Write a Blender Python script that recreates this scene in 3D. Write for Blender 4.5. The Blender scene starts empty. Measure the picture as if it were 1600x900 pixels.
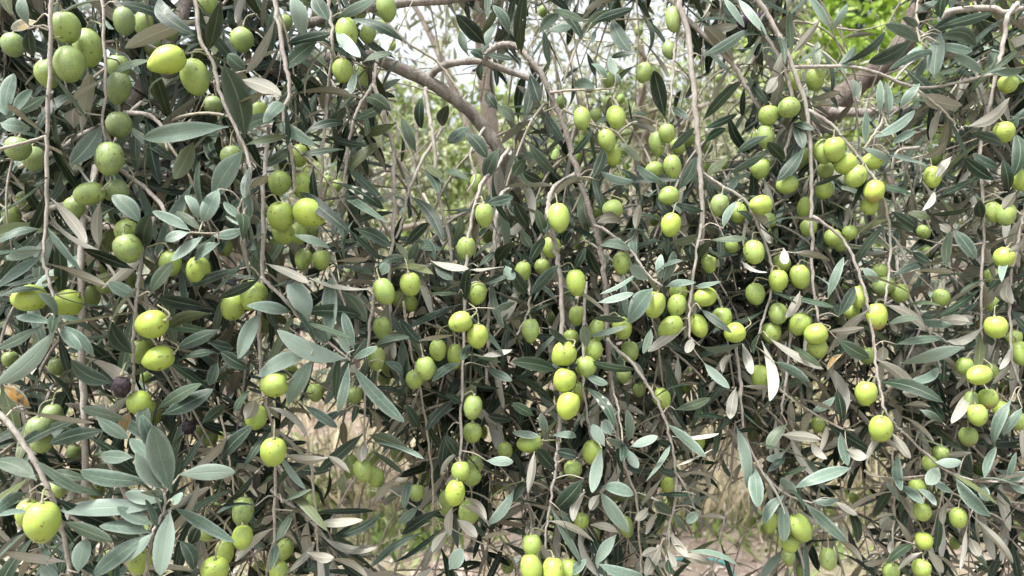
import bpy, math, random
import numpy as np
from mathutils import Vector, Matrix

rng = np.random.default_rng(7)
random.seed(7)
scene = bpy.context.scene
COL = scene.collection

# ---------------------------------------------------------------- camera
F_PX = 1155.0
EYE = Vector((0.0, 0.0, 1.6))
PITCH = math.radians(-6.0)
cam_data = bpy.data.cameras.new('camera')
cam_data.sensor_width = 36.0
cam_data.lens = 36.0 * F_PX / 1600.0
cam_data.clip_start = 0.02
cam_data.clip_end = 600.0
cam_data.dof.use_dof = True
cam_data.dof.focus_distance = 0.66
cam_data.dof.aperture_fstop = 9.5
cam = bpy.data.objects.new('camera', cam_data)
cam.location = EYE
cam.rotation_euler = (math.radians(90) + PITCH, 0, 0)
COL.objects.link(cam)
scene.camera = cam
CAM_M = np.array(Matrix.Translation(EYE) @ cam.rotation_euler.to_matrix().to_4x4())
CAM_R, CAM_T = CAM_M[:3, :3], CAM_M[:3, 3]

# ---------------------------------------------------------------- sky and sun (bright, thinly overcast)
SUN_EL, SUN_AZ = math.radians(66), math.radians(238)      # azimuth from +Y, clockwise: behind the camera, to its left
world = bpy.data.worlds.new('World')
scene.world = world
world.use_nodes = True
nt = world.node_tree
sky = nt.nodes.new('ShaderNodeTexSky')
sky.sky_type = 'NISHITA'
sky.sun_disc = False
sky.sun_elevation = SUN_EL
sky.sun_rotation = SUN_AZ
sky.air_density = 1.0
sky.dust_density = 6.0
sky.ozone_density = 1.0
bg = nt.nodes['Background']
bg.inputs['Strength'].default_value = 0.115
haze = nt.nodes.new('ShaderNodeHueSaturation')      # thin high cloud: the blue of the sky is almost gone
haze.inputs['Saturation'].default_value = 0.30
nt.links.new(sky.outputs[0], haze.inputs['Color'])
nt.links.new(haze.outputs[0], bg.inputs['Color'])
sun_data = bpy.data.lights.new('sun', 'SUN')
sun_data.energy = 2.0
sun_data.angle = math.radians(14)
sun_data.color = (1.0, 0.975, 0.94)
sun = bpy.data.objects.new('sun', sun_data)
sd = Vector((math.sin(SUN_AZ) * math.cos(SUN_EL), math.cos(SUN_AZ) * math.cos(SUN_EL), math.sin(SUN_EL)))
sun.rotation_euler = sd.to_track_quat('Z', 'Y').to_euler()
COL.objects.link(sun)
scene.view_settings.view_transform = 'Standard'
scene.view_settings.look = 'None'
scene.view_settings.gamma = 1.0
scene.view_settings.exposure = 1.88
scene.cycles.max_bounces = 6
scene.cycles.diffuse_bounces = 4
scene.cycles.glossy_bounces = 3
scene.cycles.transmission_bounces = 3

# ---------------------------------------------------------------- helpers
def at(px, py, d):
    """The point of the place seen at photo position (px, py), d metres away."""
    v = np.array([(px - 800.0) / F_PX, -(py - 450.0) / F_PX, -1.0]) * d
    return CAM_R @ v + CAM_T

def project(P):
    P = np.atleast_2d(P)
    q = (P - CAM_T) @ CAM_R
    d = -q[:, 2]
    dd = np.maximum(d, 1e-4)
    return np.stack([q[:, 0] / dd * F_PX + 800.0, -q[:, 1] / dd * F_PX + 450.0, d], 1)

DX = [-200, 0, 400, 800, 1200, 1600, 1800]
DD = [0.50, 0.50, 0.56, 0.66, 0.74, 0.76, 0.78]
def depth(px, layer):
    return float(np.interp(px, DX, DD)) + layer * 0.03

def unit(v):
    v = np.asarray(v, float)
    return v / (np.linalg.norm(v, axis=-1, keepdims=True) + 1e-12)

def link(name, mesh, parent=None, loc=None):
    o = bpy.data.objects.new(name, mesh)
    if parent is not None:
        o.parent = parent
    if loc is not None:
        o.location = loc
    COL.objects.link(o)
    return o

def thing(o, label, cat, group=None):
    o['label'] = label
    o['category'] = cat
    if group:
        o['group'] = group
    return o

def mesh_from(name, verts, faces, mats, mat_idx=None, smooth=True, attrs=None):
    """verts (V,3), faces: (n,4) or (n,3) int array."""
    me = bpy.data.meshes.new(name)
    verts = np.ascontiguousarray(verts, dtype=np.float32)
    faces = np.ascontiguousarray(faces, dtype=np.int32)
    k = faces.shape[1]
    me.vertices.add(len(verts))
    me.vertices.foreach_set('co', verts.ravel())
    me.loops.add(faces.size)
    me.loops.foreach_set('vertex_index', faces.ravel())
    me.polygons.add(len(faces))
    me.polygons.foreach_set('loop_start', np.arange(0, faces.size, k, dtype=np.int32))
    if mat_idx is not None:
        me.polygons.foreach_set('material_index', np.ascontiguousarray(mat_idx, dtype=np.int32))
    me.polygons.foreach_set('use_smooth', np.full(len(faces), smooth))
    for m in mats:
        me.materials.append(m)
    if attrs:
        for an, (ty, arr) in attrs.items():
            a = me.attributes.new(an, ty, 'POINT')
            key = 'vector' if ty == 'FLOAT_VECTOR' else 'value'
            a.data.foreach_set(key, np.ascontiguousarray(arr, dtype=np.float32).ravel())
    me.update(calc_edges=True)
    return me

def smooth_path(pts, per=6):
    """Catmull-Rom through the rows of pts (any columns)."""
    P = np.asarray(pts, float)
    if len(P) < 3:
        t = np.linspace(0, 1, per + 1)[:, None]
        return P[0] * (1 - t) + P[-1] * t
    Q = np.vstack([2 * P[0] - P[1], P, 2 * P[-1] - P[-2]])
    out = []
    for i in range(1, len(Q) - 2):
        p0, p1, p2, p3 = Q[i - 1], Q[i], Q[i + 1], Q[i + 2]
        for t in np.linspace(0, 1, per, endpoint=False):
            out.append(0.5 * ((2 * p1) + (-p0 + p2) * t + (2 * p0 - 5 * p1 + 4 * p2 - p3) * t * t + (-p0 + 3 * p1 - 3 * p2 + p3) * t ** 3))
    out.append(P[-1])
    return np.array(out)

def tube_arrays(path, radii, sides=7, knots=0.0):
    path = np.asarray(path, float)
    n = len(path)
    radii = np.broadcast_to(np.asarray(radii, float), (n,)).copy()
    if knots:
        radii *= 1 + knots * (rng.random(n) - 0.35)
    tan = unit(np.gradient(path, axis=0))
    ref = np.array([0.31, 0.9, 0.27])
    a = unit(np.cross(tan, ref))
    b = np.cross(tan, a)
    ang = np.linspace(0, 2 * np.pi, sides, endpoint=False)
    ring = a[:, None, :] * np.cos(ang)[None, :, None] + b[:, None, :] * np.sin(ang)[None, :, None]
    V = (path[:, None, :] + ring * radii[:, None, None]).reshape(-1, 3)
    i = np.arange(n - 1)[:, None] * sides
    j = np.arange(sides)[None, :]
    j2 = (j + 1) % sides
    Fq = np.stack([i + j, i + j2, i + sides + j2, i + sides + j], -1).reshape(-1, 4)
    # end caps, as fans of quads closed on a centre point
    c0, c1 = len(V), len(V) + 1
    V = np.vstack([V, path[0], path[-1] + tan[-1] * radii[-1] * 0.6])
    caps = []
    base = (n - 1) * sides
    for q in range(0, sides - 1, 2):
        caps.append([c0, (q + 2) % sides, q + 1, q])
        caps.append([c1, base + q, base + q + 1, base + (q + 2) % sides])
    if sides % 2:
        caps.append([c0, c0, 0, sides - 1][:0] or [c0, 0, sides - 1, sides - 1])
        caps.append([c1, base + sides - 1, base + 0, base + 0])
    Fq = np.vstack([Fq, [c for c in caps if len(set(c)) == 4]])
    return V, Fq

def join(parts):
    vs, fs, o = [], [], 0
    for v, f in parts:
        vs.append(v); fs.append(f + o); o += len(v)
    return np.vstack(vs), np.vstack(fs)

# ---------------------------------------------------------------- materials
def new_mat(name):
    m = bpy.data.materials.new(name)
    m.use_nodes = True
    n = m.node_tree
    return m, n.nodes, n.links, n.nodes['Principled BSDF']

def N(nodes, kind, **kw):
    n = nodes.new(kind)
    for k, v in kw.items():
        setattr(n, k, v)
    return n

def ramp(nodes, pts):
    r = nodes.new('ShaderNodeValToRGB')
    e = r.color_ramp.elements
    while len(e) < len(pts):
        e.new(0.5)
    for el, (p, c) in zip(e, pts):
        el.position = p
        el.color = (*c, 1) if len(c) == 3 else c
    return r

def mix(nodes, links, fac, a, b, mode='MIX'):
    m = nodes.new('ShaderNodeMix')
    m.data_type = 'RGBA'
    m.blend_type = mode
    for sock, val in ((m.inputs[0], fac), (m.inputs[6], a), (m.inputs[7], b)):
        if hasattr(val, 'is_linked') or hasattr(val, 'links'):
            links.new(val, sock)
        elif isinstance(val, (int, float)):
            sock.default_value = val
        else:
            sock.default_value = (*val, 1)
    return m.outputs[2]

def math_n(nodes, links, op, a, b=None, c=None, clamp=False):
    m = nodes.new('ShaderNodeMath')
    m.operation = op
    m.use_clamp = clamp
    for i, val in enumerate((a, b, c)):
        if val is None:
            continue
        if hasattr(val, 'links'):
            links.new(val, m.inputs[i])
        else:
            m.inputs[i].default_value = val
    return m.outputs[0]

def maprange(nodes, links, v, a, b, c=0.0, d=1.0, smooth=False):
    m = nodes.new('ShaderNodeMapRange')
    if smooth:
        m.interpolation_type = 'SMOOTHSTEP'
    links.new(v, m.inputs[0])
    for i, x in enumerate((a, b, c, d)):
        m.inputs[1 + i].default_value = x
    return m.outputs[0]

def noise(nodes, links, scale, detail=3, rough=0.55, vec=None):
    n = nodes.new('ShaderNodeTexNoise')
    n.inputs['Scale'].default_value = scale
    n.inputs['Detail'].default_value = detail
    n.inputs['Roughness'].default_value = rough
    if vec is not None:
        links.new(vec, n.inputs['Vector'])
    return n

def bump(nodes, links, bsdf, h, strength, dist):
    b = nodes.new('ShaderNodeBump')
    b.inputs['Strength'].default_value = strength
    b.inputs['Distance'].default_value = dist
    links.new(h, b.inputs['Height'])
    links.new(b.outputs[0], bsdf.inputs['Normal'])

def leaf_material(name, upper):
    """Olive leaf. Attributes: leaf = (across -1..1, along 0..1, random), young 0..1 (2 = a yellowing leaf)."""
    m, nd, lk, b = new_mat(name)
    at_ = N(nd, 'ShaderNodeAttribute', attribute_name='leaf')
    yo = N(nd, 'ShaderNodeAttribute', attribute_name='young')
    sep = N(nd, 'ShaderNodeSeparateXYZ')
    lk.new(at_.outputs['Vector'], sep.inputs[0])
    s, t, r = sep.outputs
    absx = math_n(nd, lk, 'ABSOLUTE', s)
    geo = N(nd, 'ShaderNodeNewGeometry')
    n1 = noise(nd, lk, 160, 4, 0.6, geo.outputs['Position'])
    n2 = noise(nd, lk, 1400, 2, 0.5, geo.outputs['Position'])
    rib = maprange(nd, lk, absx, 0.02, 0.10, 1.0, 0.0, True)
    rim = maprange(nd, lk, absx, 0.86, 1.0, 0.0, 1.0, True)
    if upper:
        dark = ramp(nd, [(0.0, (0.005, 0.013, 0.007)), (0.5, (0.011, 0.024, 0.012)), (0.85, (0.032, 0.049, 0.024)), (1.0, (0.080, 0.092, 0.034))])
        lk.new(r, dark.inputs[0])
        young = ramp(nd, [(0.0, (0.072, 0.114, 0.086)), (0.6, (0.122, 0.178, 0.140)), (1.0, (0.210, 0.272, 0.230))])
        lk.new(r, young.inputs[0])
        y1 = math_n(nd, lk, 'MINIMUM', yo.outputs['Fac'], 1.0)
        c = mix(nd, lk, y1, dark.outputs[0], young.outputs[0])
        sick = ramp(nd, [(0.3, (0.26, 0.12, 0.025)), (0.5, (0.30, 0.17, 0.04)), (0.62, (0.05, 0.03, 0.02))])
        lk.new(n1.outputs[0], sick.inputs[0])
        c = mix(nd, lk, math_n(nd, lk, 'SUBTRACT', yo.outputs['Fac'], 1.0, clamp=True), c, sick.outputs[0])
        pale = math_n(nd, lk, 'MULTIPLY_ADD', y1, 0.88, 0.12)             # old leaves have lost most of their grey scales
        n3 = noise(nd, lk, 55, 3, 0.55, geo.outputs['Position'])
        c = mix(nd, lk, math_n(nd, lk, 'MULTIPLY', pale, maprange(nd, lk, n3.outputs[0], 0.42, 0.72, 0.0, 0.55)), c, (0.15, 0.19, 0.155))
        c = mix(nd, lk, math_n(nd, lk, 'MULTIPLY', pale, maprange(nd, lk, n2.outputs[0], 0.56, 0.70, 0.0, 0.5)), c, (0.28, 0.32, 0.28))
        c = mix(nd, lk, math_n(nd, lk, 'MULTIPLY', rib, 0.42), c, (0.20, 0.26, 0.17))
        frost = maprange(nd, lk, math_n(nd, lk, 'ADD', absx, maprange(nd, lk, n1.outputs[0], 0.3, 0.7, -0.12, 0.12)), 0.55, 1.02, 0.0, 1.0, True)
        c = mix(nd, lk, math_n(nd, lk, 'MULTIPLY', math_n(nd, lk, 'MULTIPLY', frost, pale), 0.6), c, (0.27, 0.325, 0.285))
        lk.new(c, b.inputs['Base Color'])
        lk.new(maprange(nd, lk, n1.outputs[0], 0.3, 0.7, 0.38, 0.58), b.inputs['Roughness'])
        b.inputs['Specular IOR Level'].default_value = 0.18
    else:
        c0 = ramp(nd, [(0.0, (0.19, 0.188, 0.156)), (0.5, (0.295, 0.294, 0.255)), (1.0, (0.40, 0.402, 0.362))])
        lk.new(r, c0.outputs[0].node.inputs[0])
        c = mix(nd, lk, maprange(nd, lk, n1.outputs[0], 0.35, 0.75, 0.0, 0.4), c0.outputs[0], (0.26, 0.24, 0.18))
        c = mix(nd, lk, math_n(nd, lk, 'MULTIPLY', rib, 0.6), c, (0.48, 0.46, 0.36))
        lk.new(c, b.inputs['Base Color'])
        b.inputs['Roughness'].default_value = 0.75
        b.inputs['Specular IOR Level'].default_value = 0.25
    h = math_n(nd, lk, 'ADD', math_n(nd, lk, 'MULTIPLY', rib, 0.5 if not upper else -0.5), math_n(nd, lk, 'MULTIPLY', n1.outputs[0], 0.8))
    bump(nd, lk, b, h, 0.5, 0.0004)
    return m

def bark_material(name, c_lo, c_hi, scale=90, depth_=0.0012):
    m, nd, lk, b = new_mat(name)
    geo = N(nd, 'ShaderNodeNewGeometry')
    mp = N(nd, 'ShaderNodeMapping')
    mp.inputs['Scale'].default_value = (1, 1, 0.45)
    lk.new(geo.outputs['Position'], mp.inputs[0])
    n1 = noise(nd, lk, scale, 5, 0.65, mp.outputs[0])
    n2 = noise(nd, lk, scale * 6, 3, 0.6, mp.outputs[0])
    r = ramp(nd, [(0.30, c_lo), (0.70, c_hi)])
    lk.new(n1.outputs[0], r.inputs[0])
    c = mix(nd, lk, maprange(nd, lk, n2.outputs[0], 0.55, 0.72, 0.0, 0.6), r.outputs[0], tuple(0.45 * x for x in c_lo))
    lk.new(c, b.inputs['Base Color'])
    b.inputs['Roughness'].default_value = 0.85
    b.inputs['Specular IOR Level'].default_value = 0.25
    bump(nd, lk, b, math_n(nd, lk, 'ADD', n1.outputs[0], math_n(nd, lk, 'MULTIPLY', n2.outputs[0], 0.5)), 0.7, depth_)
    return m

def olive_material():
    m, nd, lk, b = new_mat('olive_skin')
    oi = N(nd, 'ShaderNodeObjectInfo')
    sep = N(nd, 'ShaderNodeSeparateColor')
    lk.new(oi.outputs['Color'], sep.inputs[0])
    tc = N(nd, 'ShaderNodeTexCoord')
    off = N(nd, 'ShaderNodeVectorMath', operation='ADD')
    lk.new(tc.outputs['Object'], off.inputs[0])
    sc_ = N(nd, 'ShaderNodeVectorMath', operation='SCALE')
    sc_.inputs['Scale'].default_value = 7.0
    lk.new(oi.outputs['Color'], sc_.inputs[0])
    lk.new(sc_.outputs[0], off.inputs[1])
    P = off.outputs[0]
    big = noise(nd, lk, 1.6, 3, 0.55, P)
    mid = noise(nd, lk, 7, 3, 0.6, P)
    r = ramp(nd, [(0.0, (0.150, 0.205, 0.092)), (0.45, (0.225, 0.310, 0.080)), (1.0, (0.325, 0.425, 0.058))])
    lk.new(math_n(nd, lk, 'ADD', sep.outputs[0], maprange(nd, lk, big.outputs[0], 0.3, 0.7, -0.22, 0.22), clamp=True), r.inputs[0])
    c = mix(nd, lk, maprange(nd, lk, mid.outputs[0], 0.4, 0.75, 0.0, 0.4), r.outputs[0], (0.33, 0.40, 0.15))
    vo = N(nd, 'ShaderNodeTexVoronoi')
    vo.inputs['Scale'].default_value = 9.0
    lk.new(P, vo.inputs['Vector'])
    dots = maprange(nd, lk, vo.outputs['Distance'], 0.08, 0.20, 0.7, 0.0, True)         # pale lenticels
    c = mix(nd, lk, dots, c, (0.46, 0.52, 0.28))
    sc2 = noise(nd, lk, 2.3, 2, 0.5, P)
    scar = maprange(nd, lk, sc2.outputs[0], 0.66, 0.69, 0.0, 0.7, True)                # the odd brown scar
    c = mix(nd, lk, scar, c, (0.10, 0.07, 0.03))
    # a brown or purple blush at the tip of a few (Object colour, blue channel)
    sx = N(nd, 'ShaderNodeSeparateXYZ')
    lk.new(tc.outputs['Object'], sx.inputs[0])
    tip = maprange(nd, lk, math_n(nd, lk, 'ADD', sx.outputs[2], math_n(nd, lk, 'MULTIPLY', mid.outputs[0], 0.6)), -0.55, -0.05, 1.0, 0.0, True)
    c = mix(nd, lk, math_n(nd, lk, 'MULTIPLY', math_n(nd, lk, 'MULTIPLY', tip, 0.6), sep.outputs[2]), c, (0.20, 0.085, 0.05))
    lk.new(c, b.inputs['Base Color'])
    lk.new(maprange(nd, lk, mid.outputs[0], 0.3, 0.7, 0.34, 0.52), b.inputs['Roughness'])
    b.inputs['Specular IOR Level'].default_value = 0.45
    b.inputs['Subsurface Weight'].default_value = 0.05
    b.inputs['Subsurface Radius'].default_value = (0.004, 0.005, 0.0015)
    b.inputs['Subsurface Scale'].default_value = 0.6
    bump(nd, lk, b, math_n(nd, lk, 'ADD', mid.outputs[0], math_n(nd, lk, 'MULTIPLY', dots, 0.5)), 0.25, 0.0006)
    return m

def simple_mat(name, lo, hi, scale, rough=0.8, bump_d=0.0, detail=4):
    m, nd, lk, b = new_mat(name)
    geo = N(nd, 'ShaderNodeNewGeometry')
    n1 = noise(nd, lk, scale, detail, 0.6, geo.outputs['Position'])
    r = ramp(nd, [(0.3, lo), (0.7, hi)])
    lk.new(n1.outputs[0], r.inputs[0])
    lk.new(r.outputs[0], b.inputs['Base Color'])
    b.inputs['Roughness'].default_value = rough
    b.inputs['Specular IOR Level'].default_value = 0.3
    if bump_d:
        bump(nd, lk, b, n1.outputs[0], 0.6, bump_d)
    return m

def blade_mat(name, cols, rough=0.6, translucent=0.0):
    """Leaves, grass, litter: colour picked by the attribute 'leaf'.z of each blade."""
    m, nd, lk, b = new_mat(name)
    a = N(nd, 'ShaderNodeAttribute', attribute_name='leaf')
    sep = N(nd, 'ShaderNodeSeparateXYZ')
    lk.new(a.outputs['Vector'], sep.inputs[0])
    r = ramp(nd, [(i / (len(cols) - 1), c) for i, c in enumerate(cols)])
    lk.new(sep.outputs[2], r.inputs[0])
    lk.new(r.outputs[0], b.inputs['Base Color'])
    b.inputs['Roughness'].default_value = rough
    b.inputs['Specular IOR Level'].default_value = 0.3
    if translucent:
        tr = N(nd, 'ShaderNodeBsdfTranslucent')
        lk.new(r.outputs[0], tr.inputs['Color'])
        ms = N(nd, 'ShaderNodeMixShader')
        ms.inputs[0].default_value = translucent
        lk.new(b.outputs[0], ms.inputs[1])
        lk.new(tr.outputs[0], ms.inputs[2])
        out = [n for n in nd if n.type == 'OUTPUT_MATERIAL'][0]
        lk.new(ms.outputs[0], out.inputs['Surface'])
    return m

M_UP = leaf_material('olive_leaf_upper', True)
M_LO = leaf_material('olive_leaf_underside', False)
M_TWIG = bark_material('twig_bark', (0.20, 0.178, 0.156), (0.41, 0.378, 0.338), 220, 0.0005)
M_PALE = bark_material('young_twig_bark', (0.24, 0.215, 0.17), (0.40, 0.365, 0.30), 260, 0.0004)
M_LIMB = bark_material('limb_bark', (0.125, 0.110, 0.096), (0.35, 0.318, 0.285), 130, 0.004)
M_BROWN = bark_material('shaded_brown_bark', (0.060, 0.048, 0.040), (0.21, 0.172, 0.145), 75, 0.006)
M_TRUNK = bark_material('trunk_bark', (0.13, 0.107, 0.088), (0.32, 0.278, 0.238), 30, 0.006)
M_OLIVE = olive_material()
M_BLACK = simple_mat('shrivelled_olive_skin', (0.006, 0.005, 0.008), (0.060, 0.042, 0.048), 420, 0.7, 0.003)
M_PURPLE = simple_mat('ripe_olive_skin', (0.010, 0.006, 0.016), (0.05, 0.02, 0.045), 120, 0.35, 0.0003)
M_STALK = simple_mat('olive_stalk', (0.15, 0.15, 0.08), (0.27, 0.26, 0.16), 300, 0.7)
# ---------------------------------------------------------------- leaves
def leaf_template(n, m):
    u_ = np.linspace(0, 1, n + 1)
    t = 0.45 * u_ + 0.55 * (0.5 - 0.5 * np.cos(np.pi * u_))
    s = np.linspace(-1, 1, m + 1)
    T, S = np.meshgrid(t, s, indexing='ij')
    T, S = T.ravel(), S.ravel()
    i = np.arange(n)[:, None] * (m + 1)
    j = np.arange(m)[None, :]
    top = np.stack([i + j, i + j + 1, i + m + 2 + j, i + m + 1 + j], -1).reshape(-1, 4)
    V = (n + 1) * (m + 1)
    bot = top[:, ::-1] + V
    return T, S, np.vstack([top, bot]), np.r_[np.zeros(len(top), int), np.ones(len(top), int)]

TEMPLATES = {k: leaf_template(*v) for k, v in {'hero': (12, 4), 'fill': (8, 2), 'far': (4, 2)}.items()}

def blade_width(t):
    return np.interp(t, [0, 0.05, 0.09, 0.16, 0.27, 0.40, 0.55, 0.70, 0.81, 0.89, 0.945, 0.98, 1.0],
                     [0.10, 0.11, 0.22, 0.46, 0.74, 0.93, 1.0, 0.91, 0.75, 0.56, 0.36, 0.18, 0.03])

def leaves(kind, base, tip, nrm, W, bow, sbow, twist, fold, rnd, young):
    """A batch of leaf blades as (verts, faces, material index, attributes). nrm is the side of the upper face."""
    T, S, Fq, mi = TEMPLATES[kind]
    base, tip, nrm = (np.atleast_2d(np.asarray(x, float)) for x in (base, tip, nrm))
    n = len(base)
    f = lambda x: np.broadcast_to(np.asarray(x, float), (n,))[:, None]
    W, bow, sbow, twist, fold, rnd, young = map(f, (W, bow, sbow, twist, fold, rnd, young))
    ax = tip - base
    L = np.linalg.norm(ax, axis=1, keepdims=True)
    u = ax / L
    nn = unit(nrm - (nrm * u).sum(1, keepdims=True) * u)
    side = np.cross(u, nn)
    t, s = T[None, :], S[None, :]
    th = twist * (t - 0.35)
    c_, s_ = np.cos(th)[..., None], np.sin(th)[..., None]
    sd = side[:, None] * c_ + nn[:, None] * s_
    nt_ = nn[:, None] * c_ - side[:, None] * s_
    hump = 4 * t * (1 - t)
    hw = W / 2 * blade_width(t)
    wav = 0.05 * np.sin(t * 9 + rnd * 40 + s * 1.5) * (s * s)
    lift = (fold * np.abs(s) - 0.22 * s ** 4 + wav) * hw
    ctr = base[:, None] + u[:, None] * (L * t)[..., None] + nn[:, None] * (bow * L * hump)[..., None] + side[:, None] * (sbow * L * hump)[..., None]
    top = ctr + sd * (s * hw)[..., None] + nt_ * lift[..., None]
    thick = 0.00040 * (1 - 0.6 * np.abs(s) ** 3) * (1 + 1.2 * (np.abs(s) < 0.05)) * np.ones_like(t)
    bot = top - nt_ * np.broadcast_to(thick, lift.shape)[..., None]
    V = np.concatenate([top, bot], 1)
    nv = V.shape[1]
    faces = (Fq[None] + (np.arange(n) * nv)[:, None, None]).reshape(-1, 4)
    one = np.ones((n, len(T)))
    lf = np.stack([one * s, one * t, one * rnd], -1)
    lf = np.concatenate([lf, lf], 1)
    yg = np.concatenate([one * young] * 2, 1)
    return V.reshape(-1, 3), faces, np.tile(mi, n), {'leaf': ('FLOAT_VECTOR', lf.reshape(-1, 3)), 'young': ('FLOAT', yg.ravel())}

def leaf_mesh(name, kind, mats, origin=None, **k):
    v, f, mi, a = leaves(kind, **k)
    if origin is not None:
        v = v - np.asarray(origin)
    return mesh_from(name, v, f, mats, mi, True, a)

class LeafBag:
    """Collects leaves of one resolution and links them as one mesh."""
    def __init__(self, kind):
        self.kind, self.rows = kind, []
    def add(self, base, tip, nrm, W, bow=0.0, sbow=0.0, twist=0.0, fold=0.2, rnd=0.5, young=0.0):
        self.rows.append(np.r_[base, tip, nrm, W, bow, sbow, twist, fold, rnd, young])
    def link(self, name, mats, parent):
        R = np.array(self.rows)
        me = leaf_mesh(name, self.kind, mats, base=R[:, 0:3], tip=R[:, 3:6], nrm=R[:, 6:9], W=R[:, 9], bow=R[:, 10],
                       sbow=R[:, 11], twist=R[:, 12], fold=R[:, 13], rnd=R[:, 14], young=R[:, 15])
        o = link(name, me, parent)
        o['kind'] = 'stuff'
        return o
# ---------------------------------------------------------------- the ground, its litter, weeds and stones
def ground_z(x, y):
    return 0.03 * np.sin(x * 1.3 + 0.5) * np.sin(y * 0.9) + 0.02 * np.sin(x * 3.1 + y * 2.3)

def build_ground():
    g = np.r_[-300, -120, -60, -30, np.linspace(-16, 16, 81), 30, 60, 120, 300]
    gy = np.r_[-300, -100, -30, -10, np.linspace(-4, 24, 71), 40, 70, 130, 300]
    X, Y = np.meshgrid(g, gy, indexing='ij')
    Z = ground_z(X, Y) * (np.abs(X) < 40)
    V = np.stack([X, Y, Z], -1).reshape(-1, 3)
    nx, ny = X.shape
    i = np.arange(nx - 1)[:, None] * ny
    j = np.arange(ny - 1)[None, :]
    Fq = np.stack([i + j, i + ny + j, i + ny + j + 1, i + j + 1], -1).reshape(-1, 4)
    m, nd, lk, b = new_mat('dry_orchard_soil')
    geo = N(nd, 'ShaderNodeNewGeometry')
    n1 = noise(nd, lk, 0.8, 5, 0.6, geo.outputs['Position'])
    n2 = noise(nd, lk, 14, 6, 0.65, geo.outputs['Position'])
    n3 = noise(nd, lk, 70, 3, 0.6, geo.outputs['Position'])
    soil = ramp(nd, [(0.3, (0.115, 0.083, 0.064)), (0.5, (0.18, 0.138, 0.11)), (0.7, (0.28, 0.235, 0.195))])
    lk.new(n2.outputs[0], soil.inputs[0])
    straw = ramp(nd, [(0.3, (0.12, 0.115, 0.055)), (0.6, (0.22, 0.20, 0.12)), (0.8, (0.34, 0.31, 0.22))])
    lk.new(n3.outputs[0], straw.inputs[0])
    c = mix(nd, lk, maprange(nd, lk, n1.outputs[0], 0.42, 0.60, 0, 1, True), soil.outputs[0], straw.outputs[0])
    lk.new(c, b.inputs['Base Color'])
    b.inputs['Roughness'].default_value = 0.95
    bump(nd, lk, b, math_n(nd, lk, 'ADD', n2.outputs[0], math_n(nd, lk, 'MULTIPLY', n3.outputs[0], 0.4)), 0.8, 0.03)
    o = link('ground', mesh_from('ground', V, Fq, [m]))
    o['kind'] = 'structure'
build_ground()

def blades(n, place, length, width, up, rnd, mat, name, lie=False):
    """n single blades standing on (or, lying, scattered over) the ground, one object of kind stuff."""
    P = np.array([place() for _ in range(n)])
    P = np.c_[P, ground_z(P[:, 0], P[:, 1])]
    L = length(n); W = width(n)
    az = rng.random(n) * 2 * np.pi
    if lie:
        d = np.stack([np.cos(az), np.sin(az), rng.normal(0, 0.22, n)], 1)
        P[:, 2] += 0.012
        nr = np.stack([rng.normal(0, 0.4, n), rng.normal(0, 0.4, n), np.ones(n)], 1)
    else:
        lean = rng.random(n) * up
        d = np.stack([np.cos(az) * lean, np.sin(az) * lean, np.ones(n)], 1)
        nr = np.stack([rng.normal(0, 1, n), rng.normal(0, 1, n), np.full(n, 0.2)], 1)
    d = unit(d)
    v, f, mi, a = leaves('far', base=P, tip=P + d * L[:, None], nrm=nr, W=W, bow=rng.normal(0, 0.08, n), sbow=rng.normal(0, 0.08, n),
                         twist=rng.normal(0, 0.6, n), fold=0.25, rnd=np.clip(rnd(n), 0, 1), young=0.0)
    o = link(name, mesh_from(name, v, f, [mat, mat], mi, True, a))
    o['kind'] = 'stuff'
    return o

def spot(d0, d1, spread=1.0, p=1.0):
    def f():
        d = d0 + (d1 - d0) * rng.random() ** p
        return ((rng.random() - 0.5) * 1.75 * d * spread, d)
    return f

M_WEED = blade_mat('weed_blades', [(0.07, 0.12, 0.03), (0.14, 0.22, 0.05), (0.23, 0.30, 0.10), (0.36, 0.37, 0.18)], 0.6, 0.25)
M_STRAW = blade_mat('dry_grass_blades', [(0.30, 0.25, 0.14), (0.44, 0.38, 0.24), (0.55, 0.50, 0.36)], 0.8, 0.2)
M_LITTER = blade_mat('dry_leaf_litter', [(0.11, 0.07, 0.055), (0.21, 0.15, 0.12), (0.30, 0.25, 0.21), (0.42, 0.39, 0.35)], 0.8)
thing(blades(9000, spot(2.4, 7.0, 1.1, 1.3), lambda n: rng.uniform(0.04, 0.07, n), lambda n: rng.uniform(0.010, 0.016, n), 0, lambda n: rng.random(n), M_LITTER, 'leaf_litter', True),
      'dry brown and grey fallen leaves strewn over the reddish soil', 'leaf litter')
tufts = [((rng.random() - 0.5) * 1.8 * d, d) for d in 3.4 + 6.5 * rng.random(150) ** 1.2]
def tuft_spot():
    c = tufts[rng.integers(len(tufts))]
    return (c[0] + rng.normal(0, 0.13), c[1] + rng.normal(0, 0.13))
thing(blades(9000, tuft_spot, lambda n: rng.uniform(0.04, 0.14, n), lambda n: rng.uniform(0.01, 0.025, n), 1.6, lambda n: rng.beta(2, 2, n), M_WEED, 'weeds'),
      'low green weeds growing in tufts on the soil behind the branches', 'weeds')
thing(blades(16000, spot(3.6, 26.0, 1.1, 1.4), lambda n: rng.uniform(0.15, 0.5, n), lambda n: rng.uniform(0.008, 0.016, n), 0.9, lambda n: rng.beta(2, 2, n), M_STRAW, 'dry_grass'),
      'tall straw-coloured dry grass on the field beyond the tree', 'dry grass')

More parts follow.
